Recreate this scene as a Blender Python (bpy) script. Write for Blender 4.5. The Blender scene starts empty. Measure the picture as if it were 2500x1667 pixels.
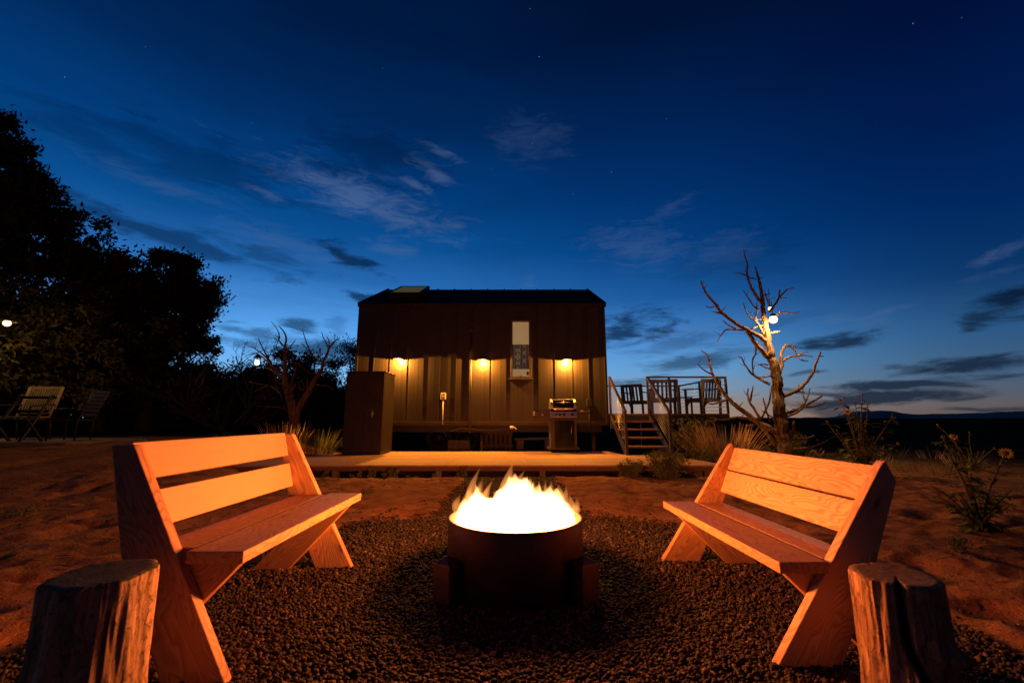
import bpy, math, random
import numpy as np
from mathutils import Vector, Matrix

random.seed(7); RNG = np.random.default_rng(7)
SC = bpy.context.scene
COL = SC.collection
PI = math.pi
def rad(a): return math.radians(a)

# ------------------------------------------------------------------ camera
W0, H0, FPX, CAMH = 2500.0, 1667.0, 1041.67, 0.90
PITCH = math.atan(187.0 / FPX)
cam = bpy.data.cameras.new('camera'); cam_o = bpy.data.objects.new('camera', cam); COL.objects.link(cam_o)
cam.lens = 15.0; cam.sensor_width = 36.0; cam.sensor_fit = 'HORIZONTAL'
cam.clip_start = 0.05; cam.clip_end = 20000
cam_o.location = (0, 0, CAMH); cam_o.rotation_euler = (PI / 2 + PITCH, 0, 0)
cam.dof.use_dof = True; cam.dof.focus_distance = 4.5; cam.dof.aperture_fstop = 3.2
SC.camera = cam_o

def ray(u, v):
    x = (u - W0 / 2) / FPX; y = (H0 / 2 - v) / FPX
    c, s = math.cos(PITCH), math.sin(PITCH)
    return Vector((x, c - y * s, s + y * c))
def at(u, v, Y=None, Z=None):
    d = ray(u, v)
    t = Y / d.y if Y is not None else (Z - CAMH) / d.z
    return Vector((0, 0, CAMH)) + d * t

# ------------------------------------------------------------------ render settings
SC.render.engine = 'CYCLES'
SC.cycles.use_denoising = True
try: SC.cycles.denoiser = 'OPENIMAGEDENOISE'
except Exception: pass
SC.cycles.max_bounces = 5; SC.cycles.diffuse_bounces = 2; SC.cycles.glossy_bounces = 3
SC.cycles.transparent_max_bounces = 12; SC.cycles.volume_bounces = 0
SC.cycles.sample_clamp_indirect = 4.0
SC.view_settings.view_transform = 'Standard'; SC.view_settings.look = 'None'
SC.view_settings.exposure = 0.0; SC.view_settings.gamma = 1.0; SC.view_settings.use_curve_mapping = False

# ------------------------------------------------------------------ colours
def lin(r, g, b):
    def f(c):
        c /= 255.0
        return c / 12.92 if c <= 0.04045 else ((c + 0.055) / 1.055) ** 2.4
    return (f(r), f(g), f(b), 1.0)

# ------------------------------------------------------------------ node helper
class NT:
    def __init__(s, tree): s.t = tree; s.n = tree.nodes; s.l = tree.links
    def new(s, typ, **kw):
        nd = s.n.new(typ)
        for k, v in kw.items():
            if k.startswith('in_'):
                key = k[3:]; key = int(key) if key.isdigit() else key.replace('_', ' ')
                s.put(nd, key, v)
            else: setattr(nd, k, v)
        return nd
    def put(s, nd, key, v):
        sock = nd.inputs[key]
        if isinstance(v, bpy.types.NodeSocket): s.l.new(v, sock)
        else: sock.default_value = v
    def math(s, op, a, b=0.0, c=0.0, clamp=False):
        nd = s.n.new('ShaderNodeMath'); nd.operation = op; nd.use_clamp = clamp
        s.put(nd, 0, a); s.put(nd, 1, b)
        if op in ('MULTIPLY_ADD',): s.put(nd, 2, c)
        return nd.outputs[0]
    def mix(s, fac, a, b, blend='MIX'):
        nd = s.n.new('ShaderNodeMix'); nd.data_type = 'RGBA'; nd.blend_type = blend
        s.put(nd, 0, fac); s.put(nd, 6, a); s.put(nd, 7, b)
        return nd.outputs[2]
    def ramp(s, fac, stops, interp='LINEAR'):
        nd = s.n.new('ShaderNodeValToRGB'); cr = nd.color_ramp; cr.interpolation = interp
        while len(cr.elements) < len(stops): cr.elements.new(0.5)
        for e, (p, c) in zip(cr.elements, stops):
            e.position = p; e.color = c if len(c) == 4 else (*c, 1.0)
        s.put(nd, 0, fac); return nd.outputs[0]
    def sstep(s, x, a, b):
        nd = s.n.new('ShaderNodeMapRange'); nd.interpolation_type = 'SMOOTHSTEP'
        s.put(nd, 0, x); s.put(nd, 1, a); s.put(nd, 2, b); s.put(nd, 3, 0.0); s.put(nd, 4, 1.0)
        return nd.outputs[0]
    def noise(s, vec, scale=5, detail=4, rough=0.55, dist=0.0, out=0):
        nd = s.n.new('ShaderNodeTexNoise')
        if vec is not None: s.put(nd, 'Vector', vec)
        s.put(nd, 'Scale', scale); s.put(nd, 'Detail', detail); s.put(nd, 'Roughness', rough); s.put(nd, 'Distortion', dist)
        return nd.outputs[out]
    def mapping(s, vec, loc=(0, 0, 0), rot=(0, 0, 0), sc=(1, 1, 1), typ='POINT'):
        nd = s.n.new('ShaderNodeMapping'); nd.vector_type = typ
        s.put(nd, 0, vec); nd.inputs[1].default_value = loc; nd.inputs[2].default_value = rot; nd.inputs[3].default_value = sc
        return nd.outputs[0]

# ------------------------------------------------------------------ world: dusk sky
def pix_azel(u, v):
    d = ray(u, v).normalized()
    return math.degrees(math.atan2(d.x, d.y)), math.degrees(math.asin(d.z))

def build_world():
    w = bpy.data.worlds.new('World'); SC.world = w; w.use_nodes = True
    n = NT(w.node_tree); n.n.clear()
    out = n.new('ShaderNodeOutputWorld'); bg = n.new('ShaderNodeBackground'); n.l.new(bg.outputs[0], out.inputs[0])
    tc = n.new('ShaderNodeTexCoord').outputs['Generated']
    sep = n.new('ShaderNodeSeparateXYZ'); n.l.new(tc, sep.inputs[0])
    az = n.math('MULTIPLY', n.math('ARCTAN2', sep.outputs[0], sep.outputs[1]), 57.2958)
    el = n.math('MULTIPLY', n.math('ARCSINE', sep.outputs[2]), 57.2958)
    e01 = n.math('DIVIDE', el, 60.0, clamp=True)
    def P(deg): return max(0.0, min(1.0, deg / 60.0))
    west = n.ramp(e01, [(P(0), lin(150, 190, 216)), (P(3.5), lin(136, 194, 238)), (P(8), lin(102, 176, 246)), (P(12.5), lin(76, 148, 222)),
                        (P(17), lin(38, 104, 176)), (P(22), lin(10, 78, 144)), (P(28), lin(2, 60, 122)), (P(36), lin(1, 40, 90)), (P(44), lin(0, 26, 66)), (P(58), lin(0, 14, 40))])
    east = n.ramp(e01, [(P(0), lin(92, 78, 76)), (P(1.5), lin(92, 90, 96)), (P(4), lin(66, 94, 124)), (P(8), lin(42, 86, 130)),
                        (P(13), lin(10, 54, 104)), (P(19), lin(1, 40, 94)), (P(26), lin(0, 28, 78)), (P(36), lin(0, 16, 56)), (P(46), lin(0, 11, 38)), (P(58), lin(0, 9, 28))])
    mid = n.ramp(e01, [(P(0), lin(170, 138, 118)), (P(1.6), lin(158, 140, 130)), (P(3.2), lin(134, 156, 176)), (P(6), lin(102, 160, 212)), (P(10), lin(70, 134, 204)),
                       (P(15), lin(28, 90, 158)), (P(21), lin(3, 64, 128)), (P(28), lin(1, 48, 106)), (P(36), lin(1, 33, 82)), (P(45), lin(0, 18, 52)), (P(58), lin(0, 12, 34))])
    t = n.math('SUBTRACT', az, -14.0)
    t1 = n.sstep(t, 2.0, 36.0)      # sunset glow -> mid
    t2 = n.sstep(t, 30.0, 66.0)     # mid -> far from the glow
    t3 = n.sstep(t, -45.0, -110.0)  # the far side, left
    sky = n.mix(t1, west, mid); sky = n.mix(t2, sky, east); sky = n.mix(t3, sky, east)
    # clouds: wisps placed by direction, broken up by noise
    vec = n.new('ShaderNodeCombineXYZ'); n.put(vec, 0, az); n.put(vec, 1, el); vec = vec.outputs[0]
    warp = n.new('ShaderNodeVectorMath', operation='SUBTRACT'); n.put(warp, 0, n.noise(n.mapping(vec, sc=(.10, .30, 1)), 1.0, 3, .55, out=1)); warp.inputs[1].default_value = (.5, .5, .5)
    ws = n.new('ShaderNodeVectorMath', operation='MULTIPLY'); n.put(ws, 0, warp.outputs[0]); ws.inputs[1].default_value = (7, 2.4, 0)
    wv = n.new('ShaderNodeVectorMath', operation='ADD'); n.put(wv, 0, vec); n.put(wv, 1, ws.outputs[0]); wv = wv.outputs[0]
    fine = n.noise(n.mapping(vec, rot=(0, 0, rad(9)), sc=(.16, .62, 1)), 1.0, 6, .66, .5)
    fine2 = n.noise(n.mapping(vec, loc=(31, 7, 0), rot=(0, 0, rad(14)), sc=(.24, .95, 1)), 1.0, 6, .70, .8)
    def blob(u, v, hw, hh, rot):
        a, e = pix_azel(u, v); a1, e1 = pix_azel(u + hw, v); a2, e2 = pix_azel(u, v - hh)
        m = n.mapping(wv, loc=(a, e, 0), rot=(0, 0, rad(rot)), sc=(abs(a1 - a), abs(e2 - e), 1), typ='TEXTURE')
        ln = n.new('ShaderNodeVectorMath', operation='LENGTH'); n.put(ln, 0, m)
        return ln.outputs['Value']
    dark = [(870,640,95,24,-17,.9),(400,580,300,30,-11,.75),(640,625,150,22,-10,.5),(930,385,160,75,0,.45),(480,395,280,66,-5,.42),(250,350,240,52,-4,.32),
            (1548,803,105,50,0,1.0),(790,848,190,36,0,.95),(730,795,55,15,-5,.85),(880,722,45,16,-8,.95),(620,815,90,16,-2,.7),(820,795,35,30,70,.35),
            (2035,833,100,19,8,1.),(2330,892,300,26,5,1.),(2190,943,430,19,3,1.),(2110,976,300,19,1,1.),(2460,740,140,34,16,1.),(2380,800,60,11,6,.9),(2400,925,200,9,4,.8),
            (1690,882,150,24,7,.75),(1590,922,120,15,8,.75),(1660,836,140,20,8,.45),(1900,790,150,14,6,.25),(2390,1003,260,9,2,.8),(2050,1007,75,17,0,.75),(1990,915,60,7,3,.7),
            (570,792,40,6,0,.5),(1780,640,200,60,0,.22)]
    light = [(900,495,240,52,-11,.85),(1060,422,60,26,-15,.75),(1015,458,50,12,-16,.75),(1078,372,55,12,-18,.6),(640,465,90,16,-12,.6),(400,450,220,18,-5,.35),(1560,600,170,55,-8,.42),
             (1760,610,120,45,5,.28),(2440,622,110,17,22,.45),(2150,768,80,12,10,.45),(2050,778,50,10,8,.4),(1280,690,26,14,0,.5),(1300,340,110,60,0,.22),(1620,520,90,20,15,.3),
             (960,605,80,16,-8,.45),(700,600,200,30,-6,.35),(2440,670,80,14,10,.3),(1650,815,150,22,5,.5)]
    darkM = None
    for (u, v, hw, hh, r, k) in dark:
        ln = blob(u, v, hw * 1.25, hh * 1.35, r)
        m = n.math('MULTIPLY', n.sstep(n.math('MULTIPLY_ADD', fine, 2.7, n.math('SUBTRACT', -0.42, n.math('MULTIPLY', ln, 1.05))), -.05, 0.75), k)
        darkM = m if darkM is None else n.math('MAXIMUM', darkM, m)
    lightM = None
    for (u, v, hw, hh, r, k) in light:
        ln = blob(u, v, hw * 1.3, hh * 1.5, r)
        m = n.math('MULTIPLY', n.sstep(n.math('MULTIPLY_ADD', fine2, 2.6, n.math('SUBTRACT', -0.55, ln)), -.15, 0.9), min(1, k*1.15))
        lightM = m if lightM is None else n.math('MAXIMUM', lightM, m)
    lcol = n.mix(1.0, n.mix(0.5, sky, lin(84, 108, 150)), (1.0, 1.0, 1.0, 1), 'MULTIPLY')
    sky = n.mix(lightM, sky, lcol)
    low = n.sstep(el, 14.0, 1.0)
    dcol = n.mix(1.0, sky, (.17, .21, .24, 1), 'MULTIPLY')
    dcol = n.mix(n.math('MULTIPLY', low, .55), dcol, lin(34, 50, 74))
    sky = n.mix(darkM, sky, dcol)
    # faint overall streakiness
    st = n.math('MULTIPLY_ADD', n.noise(n.mapping(vec, loc=(5, 3, 0), rot=(0, 0, rad(7)), sc=(.05, .2, 1)), 1.0, 5, .62, .6), .9, .55)
    stc = n.new('ShaderNodeCombineColor'); [n.put(stc, i, st) for i in range(3)]
    sky = n.mix(n.math('MULTIPLY', n.sstep(az, 30.0, -10.0), .55), sky, n.mix(1.0, sky, stc.outputs[0], 'MULTIPLY'))
    # a few stars
    for (u, v, b) in [(1316,139,.9),(2229,58,.8),(158,189,.7),(1294,22,.6),(934,167,.35),(1493,420,.6),(1399,474,.35),(1300,351,.4),(1627,290,.25),(1200,414,.3),(355,115,.25),(2348,44,.25)]:
        d = ray(u, v).normalized()
        dp = n.new('ShaderNodeVectorMath', operation='DOT_PRODUCT'); n.put(dp, 0, tc); dp.inputs[1].default_value = d
        m = n.math('MULTIPLY', n.sstep(dp.outputs['Value'], math.cos(rad(.05)), math.cos(rad(.02))), b*.38)
        sky = n.mix(m, sky, (.75, .82, 1.0, 1))
    # the side of the sky away from the sunset is already night
    night = n.math('MAXIMUM', n.sstep(t, 62.0, 130.0), n.sstep(t, -50.0, -125.0))
    sky = n.mix(n.math('MULTIPLY', night, .72), sky, (.0006, .0022, .008, 1))
    below = n.sstep(el, 0.0, -6.0)
    sky = n.mix(below, sky, (.004, .004, .005, 1))
    n.l.new(sky, bg.inputs[0]); bg.inputs[1].default_value = 1.0
    w.cycles.sampling_method = 'MANUAL'; w.cycles.sample_map_resolution = 512
build_world()

# ------------------------------------------------------------------ mesh helpers
def setp(o, label=None, cat=None, group=None, kind=None):
    if label: o['label'] = label
    if cat: o['category'] = cat
    if group: o['group'] = group
    if kind: o['kind'] = kind
    return o
def thing(name, label, cat, loc=(0, 0, 0), rz=0.0, group=None):
    o = bpy.data.objects.new(name, None); COL.objects.link(o); o.empty_display_size = .1
    o.location = loc; o.rotation_euler = (0, 0, rz)
    return setp(o, label, cat, group)
def link(name, me, mat=None, parent=None, mw=None):
    o = bpy.data.objects.new(name, me); COL.objects.link(o)
    if mat is not None and not me.materials: me.materials.append(mat)
    if parent is not None: o.parent = parent
    if mw is not None: o.matrix_local = mw
    return o
def copy_tree(root, loc, rz, label, scale=None):
    r = root.copy(); COL.objects.link(r); r.location = loc; r.rotation_euler = (0, 0, rz)
    if scale is not None: r.scale = scale
    if label: r['label'] = label
    for ch in root.children:
        c = ch.copy(); COL.objects.link(c); c.parent = r
        for g in ch.children:
            d = g.copy(); COL.objects.link(d); d.parent = c
    return r
def mesh_np(name, V, F, smooth=False):
    V = np.asarray(V, dtype=np.float32); F = np.asarray(F, dtype=np.int32); k = F.shape[1]
    me = bpy.data.meshes.new(name)
    me.vertices.add(len(V)); me.vertices.foreach_set('co', V.ravel())
    me.loops.add(F.size); me.loops.foreach_set('vertex_index', F.ravel())
    me.polygons.add(len(F)); me.polygons.foreach_set('loop_start', np.arange(0, F.size, k, dtype=np.int32))
    me.polygons.foreach_set('loop_total', np.full(len(F), k, dtype=np.int32))
    me.update(calc_edges=True)
    if smooth: me.polygons.foreach_set('use_smooth', np.ones(len(F), dtype=bool))
    return me
class MB:
    def __init__(s): s.v = []; s.f = []
    def add(s, vs, fs):
        b = len(s.v); s.v += [tuple(v) for v in vs]; s.f += [tuple(i + b for i in f) for f in fs]; return s
    def box(s, c, d, m=None):
        x, y, z = d[0] / 2, d[1] / 2, d[2] / 2
        vs = [Vector(p) for p in ((-x,-y,-z),(x,-y,-z),(x,y,-z),(-x,y,-z),(-x,-y,z),(x,-y,z),(x,y,z),(-x,y,z))]
        if m is not None: vs = [m @ v for v in vs]
        c = Vector(c); vs = [v + c for v in vs]
        return s.add(vs, [(3,2,1,0),(4,5,6,7),(0,1,5,4),(1,2,6,5),(2,3,7,6),(3,0,4,7)])
    def box2(s, a, b):
        return s.box([(a[i] + b[i]) / 2 for i in range(3)], [abs(b[i] - a[i]) for i in range(3)])
    def bar(s, p, q, w, h):
        p = Vector(p); q = Vector(q); d = q - p; L = d.length; d.normalize()
        up = Vector((0, 0, 1)) if abs(d.z) < .95 else Vector((0, 1, 0))
        sx = d.cross(up).normalized(); uz = sx.cross(d)
        m = Matrix((d, sx, uz)).transposed()
        return s.box((p + q) / 2, (L, w, h), m)
    def tube(s, pts, r, n=8, cap=True, wob=0.0, flute=0.0):
        pts = [Vector(p) for p in pts]; k = len(pts)
        rr = r if isinstance(r, (list, tuple)) else [r] * k
        t0 = (pts[1] - pts[0]).normalized()
        a = t0.cross(Vector((0, 0, 1)));  a = a if a.length > .1 else t0.cross(Vector((1, 0, 0)))
        a.normalize(); vs = []
        for i in range(k):
            t = (pts[min(i + 1, k - 1)] - pts[max(i - 1, 0)])
            if t.length < 1e-9: t = t0.copy()
            t.normalize(); a = (a - t * a.dot(t))
            a = a.normalized() if a.length > 1e-6 else t.orthogonal().normalized()
            b = t.cross(a)
            for j in range(n):
                th = 2 * PI * j / n
                q = rr[i] * (1 + (random.uniform(-wob, wob) if wob else 0))
                if flute: q *= 1 + flute*(math.sin(5*th + i*.05) + .7*math.sin(9*th - i*.09 + 1))
                vs.append(pts[i] + (a * math.cos(th) + b * math.sin(th)) * q)
        fs = [(i*n+j, i*n+(j+1) % n, (i+1)*n+(j+1) % n, (i+1)*n+j) for i in range(k-1) for j in range(n)]
        if cap: fs += [tuple(range(n - 1, -1, -1)), tuple((k-1)*n + j for j in range(n))]
        return s.add(vs, fs)
    def lathe(s, prof, n=32, c=(0, 0, 0)):
        k = len(prof); vs = []
        for (r, z) in prof:
            for j in range(n):
                th = 2 * PI * j / n; vs.append((c[0] + r*math.cos(th), c[1] + r*math.sin(th), c[2] + z))
        fs = [(i*n+j, i*n+(j+1) % n, (i+1)*n+(j+1) % n, (i+1)*n+j) for i in range(k-1) for j in range(n)]
        fs += [tuple(range(n - 1, -1, -1)), tuple((k-1)*n + j for j in range(n))]
        return s.add(vs, fs)
    def prism(s, poly, z0, z1, fn=None):
        n = len(poly); vs = [(p[0], p[1], z0) for p in poly] + [(p[0], p[1], z1) for p in poly]
        if fn: vs = [fn(Vector(v)) for v in vs]
        ar = sum(poly[i][0]*poly[(i+1) % n][1] - poly[(i+1) % n][0]*poly[i][1] for i in range(n))
        fs = [tuple(range(n-1, -1, -1)), tuple(range(n, 2*n))] + [(i, (i+1) % n, n+(i+1) % n, n+i) for i in range(n)]
        if ar < 0: fs = [tuple(reversed(f)) for f in fs]
        return s.add(vs, fs)
    def sphere(s, c, r, n=12, m=8, sc=(1, 1, 1)):
        vs = [(c[0], c[1], c[2] - r*sc[2])]
        for i in range(1, m):
            ph = -PI/2 + PI*i/m
            for j in range(n):
                th = 2*PI*j/n; vs.append((c[0]+r*sc[0]*math.cos(ph)*math.cos(th), c[1]+r*sc[1]*math.cos(ph)*math.sin(th), c[2]+r*sc[2]*math.sin(ph)))
        vs.append((c[0], c[1], c[2] + r*sc[2])); L = len(vs) - 1
        fs = [(0, 1+(j+1) % n, 1+j) for j in range(n)]
        for i in range(m-2): fs += [(1+i*n+j, 1+i*n+(j+1) % n, 1+(i+1)*n+(j+1) % n, 1+(i+1)*n+j) for j in range(n)]
        fs += [(1+(m-2)*n+j, 1+(m-2)*n+(j+1) % n, L) for j in range(n)]
        return s.add(vs, fs)
    def mesh(s, name, smooth=False):
        me = bpy.data.meshes.new(name); me.from_pydata(s.v, [], s.f); me.update()
        if smooth:
            me.polygons.foreach_set('use_smooth', [True] * len(me.polygons))
        return me
    def build(s, name, mat, parent=None, smooth=False, bevel=0.0, mw=None, auto=False):
        o = link(name, s.mesh(name, smooth), mat, parent, mw)
        if bevel:
            b = o.modifiers.new('bevel', 'BEVEL'); b.width = bevel; b.segments = 2; b.limit_method = 'ANGLE'; b.angle_limit = rad(40)
        return o
def bx(name, mat, parent, a, b, bevel=0.0): return MB().box2(a, b).build(name, mat, parent, bevel=bevel)

# ------------------------------------------------------------------ numpy noise
def vnoise(x, y, seed=0):
    r = np.random.default_rng(seed).random((256, 256))
    xi = np.floor(x).astype(int); yi = np.floor(y).astype(int); fx = x - xi; fy = y - yi
    fx = fx*fx*(3-2*fx); fy = fy*fy*(3-2*fy)
    g = lambda a, b: r[a % 256, b % 256]
    return (g(xi, yi)*(1-fx) + g(xi+1, yi)*fx)*(1-fy) + (g(xi, yi+1)*(1-fx) + g(xi+1, yi+1)*fx)*fy
def fbm(x, y, oct=4, seed=0, gain=.5):
    s = 0; a = 1; t = 0
    for i in range(oct):
        s = s + a*vnoise(x*2**i + 17*i, y*2**i + 9*i, seed+i); t += a; a *= gain
    return s/t
def ss(a, b, x):
    t = np.clip((x-a)/(b-a), 0, 1); return t*t*(3-2*t)

# ------------------------------------------------------------------ materials
MATS = {}
def principled(name):
    m = bpy.data.materials.new(name); m.use_nodes = True; n = NT(m.node_tree)
    b = n.n.get('Principled BSDF'); MATS[name] = m
    return m, n, b
def bump(n, b, h, strength=.3, dist=.01):
    nd = n.new('ShaderNodeBump'); nd.inputs['Strength'].default_value = strength; nd.inputs['Distance'].default_value = dist
    n.put(nd, 'Height', h); n.l.new(nd.outputs[0], b.inputs['Normal'])
def simple(name, col, rough=.6, metal=0.0, var=.25, scale=6.0, bumpk=.15, spec=.5):
    m, n, b = principled(name)
    tc = n.new('ShaderNodeTexCoord').outputs['Object']
    ri = n.new('ShaderNodeObjectInfo').outputs['Random']
    off = n.new('ShaderNodeVectorMath', operation='ADD'); n.put(off, 0, tc); n.put(off, 1, n.math('MULTIPLY', ri, 37.0))
    nz = n.noise(off.outputs[0], scale, 6, .6)
    c1 = tuple(c*(1-var) for c in col[:3]) + (1,); c2 = tuple(min(1, c*(1+var)) for c in col[:3]) + (1,)
    n.put(b, 'Base Color', n.mix(n.sstep(nz, .3, .7), c1, c2))
    n.put(b, 'Roughness', n.math('MULTIPLY_ADD', nz, .25, rough-.12)); b.inputs['Metallic'].default_value = metal
    b.inputs['Specular IOR Level'].default_value = spec
    if bumpk: bump(n, b, n.noise(off.outputs[0], scale*6, 4, .6), bumpk, .004)
    return m
def emis(name, col, strength):
    m = bpy.data.materials.new(name); m.use_nodes = True; n = NT(m.node_tree); n.n.clear()
    o = n.new('ShaderNodeOutputMaterial'); e = n.new('ShaderNodeEmission'); e.inputs[0].default_value = col; e.inputs[1].default_value = strength
    n.l.new(e.outputs[0], o.inputs[0]); MATS[name] = m; return m

def wood(name, light, dark, contrast=.8, rough=.55, ringscale=1.0, knots=True, bumpk=.25, swirl=26.0, straight=34.0):
    """flat-sawn boards: length along local X, width along local Y"""
    m, n, b = principled(name)
    tc = n.new('ShaderNodeTexCoord').outputs['Object']
    ri = n.new('ShaderNodeObjectInfo').outputs['Random']
    cm = n.new('ShaderNodeCombineXYZ'); n.put(cm, 0, n.math('MULTIPLY', ri, 53.0)); n.put(cm, 1, n.math('MULTIPLY', ri, 91.0)); n.put(cm, 2, n.math('MULTIPLY', ri, 17.0))
    off = n.new('ShaderNodeVectorMath', operation='ADD'); n.put(off, 0, tc); n.put(off, 1, cm.outputs[0]); v = off.outputs[0]
    big = n.noise(n.mapping(v, sc=(1.5, 7, 7)), 1.0, 2.5, .5, .35)
    sepn = n.new('ShaderNodeSeparateXYZ'); n.put(sepn, 0, tc)
    cnt = n.math('MULTIPLY_ADD', big, swirl*ringscale, n.math('MULTIPLY', sepn.outputs[1], straight*ringscale))
    fr = n.math('FRACT', cnt)
    line = n.math('MULTIPLY', n.sstep(fr, .25, .92), n.sstep(fr, 1.0, .94))
    fib = n.noise(n.mapping(v, sc=(4, 160, 160)), 1.0, 4, .6)
    blot = n.noise(n.mapping(v, sc=(2, 4, 4)), 1.0, 4, .6)
    fac = n.math('MULTIPLY', line, contrast)
    fac = n.math('ADD', fac, n.math('MULTIPLY', n.sstep(fib, .45, .8), .22), clamp=True)
    col = n.mix(fac, light, dark)
    col = n.mix(n.math('MULTIPLY', n.sstep(blot, .5, .8), .35), col, tuple(c*.72 for c in light[:3]) + (1,))
    if knots:
        vo = n.new('ShaderNodeTexVoronoi'); n.put(vo, 'Vector', n.mapping(v, sc=(2.3, 6.5, .01))); vo.inputs['Scale'].default_value = 1.0; vo.inputs['Randomness'].default_value = 1.0
        kn = n.sstep(vo.outputs['Distance'], .10, .045)
        halo = n.sstep(vo.outputs['Distance'], .26, .08)
        col = n.mix(n.math('MULTIPLY', halo, .35), col, dark); col = n.mix(n.math('MULTIPLY', kn, .8), col, tuple(c*.35 for c in dark[:3]) + (1,))
    tone = n.math('MULTIPLY_ADD', ri, .3, .85)
    tcn = n.new('ShaderNodeCombineColor'); [n.put(tcn, i, tone) for i in range(3)]
    col = n.mix(1.0, col, tcn.outputs[0], 'MULTIPLY')
    n.put(b, 'Base Color', col); n.put(b, 'Roughness', n.math('MULTIPLY_ADD', fib, .2, rough-.1))
    b.inputs['Specular IOR Level'].default_value = .35
    bump(n, b, n.math('ADD', n.math('MULTIPLY', line, -.5), fib), bumpk, .0025)
    return m
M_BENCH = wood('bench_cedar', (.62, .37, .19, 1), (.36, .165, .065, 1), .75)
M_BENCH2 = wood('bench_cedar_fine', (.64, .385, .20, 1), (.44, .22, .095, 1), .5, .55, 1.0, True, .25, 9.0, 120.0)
M_BENCHD = wood('bench_cedar_shaded', (.50, .26, .12, 1), (.26, .11, .042, 1), .7)  # darker copy of the bench cedar, shade on ends and seats put into its colour
M_DECK = wood('deck_board', (.56, .33, .16, 1), (.34, .175, .075, 1), .6, .7, 1.4)
M_TREAD = wood('stair_board', (.36, .21, .11, 1), (.2, .10, .05, 1), .5, .7, 1.2)
M_CHAIR = wood('weathered_chair_wood', (.16, .125, .09, 1), (.09, .065, .045, 1), .5, .75)
M_BLACK = simple('black_steel', (.022, .02, .019), .5, .4, .2, 9, .1)
M_BRONZE = simple('bronze_steel', (.07, .055, .042), .45, .35, .2, 4, .08)
M_CABLE = simple('steel_cable', (.55, .5, .45), .35, .9, .1, 30, 0)
M_STAIN = simple('stainless_steel', (.62, .58, .52), .36, 1.0, .08, 20, .03)
M_BLACKEN = simple('black_enamel', (.012, .011, .011), .18, .0, .1, 8, .02)
M_PLASTIC = simple('black_plastic', (.02, .02, .02), .45, 0, .2, 20, .1)
M_GREYP = simple('grey_painted_steel', (.19, .165, .13), .5, .3, .1, 10, .05)
M_RUBBER = simple('rubber', (.02, .02, .02), .85, 0, .3, 20, .3)
M_WHITEP = simple('white_plastic', (.7, .66, .6), .4, 0, .08, 10, .05)
M_RED = simple('red_plastic', (.55, .03, .03), .4, 0, .1, 10, .05)
M_CONC = simple('concrete', (.3, .27, .23), .9, 0, .25, 9, .5)
M_OLDWOOD = wood('old_grey_wood', (.26, .2, .15, 1), (.14, .1, .07, 1), .5, .85)

# ================================================================== SETTING
FIRE_C = Vector((at(1260, 1488, Z=0).x + .0, at(1260, 1488, Z=0).y + .39, 0))
PIT_R = .385; PIT_H = .342

def gz0(x, y):   # broad shape of the ground
    return .46 * ss(-2.9, -6.5, x) * ss(4.2, 8.5, y) + .05*ss(2.2, 5, x)*ss(2, 5, y)
def gmask(x, y): # where the gravel lies
    n = fbm(x*2.2 + 40, y*2.2 + 11, 3, 5) - .5
    a = 1 - np.maximum(np.abs(x - .0)/1.72, np.abs(y - 2.15)/1.98)
    rr = 1 - np.sqrt((np.abs(x)/1.95)**3.0 + (np.abs(y - 2.05)/2.08)**3.0)
    path = np.minimum(1 - np.abs(x + .02)/.68, np.minimum((y - 3.8)/.5, (7.35 - y)/.5))
    return np.maximum(rr, path*.8) + n*.22
def gz(x, y):
    x = np.asarray(x, float); y = np.asarray(y, float)
    near = ss(30, 8, np.hypot(x, y))
    g = ss(-.05, .12, gmask(x, y))
    rough = (fbm(x*1.3, y*1.3, 4, 21) - .5)*.07 + (fbm(x*6, y*7, 3, 31) - .5)*.045 + np.minimum(0, fbm(x*3.1, y*4.5, 2, 77) - .42)*.16
    under_deck = ss(6.9, 7.3, y)*ss(-5.5, -4.8, x)*ss(4.0, 3.2, x)
    rough = rough + (fbm(x*15, y*19, 2, 63) - .5)*.026
    rough = rough*(1 - .9*g)*(1 - .7*under_deck)*near
    far = ss(25, 90, np.hypot(x, y))*(fbm(x*.02, y*.02, 3, 44) - .6)*.8
    return gz0(x, y) + rough - .012*g + far - .10*ss(6.85, 7.1, y)*ss(-5.2, -4.8, x)*ss(3.9, 3.3, x)*ss(12, 8, y)
def gzf(x, y): return float(gz(np.array([x]), np.array([y]))[0])

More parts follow.
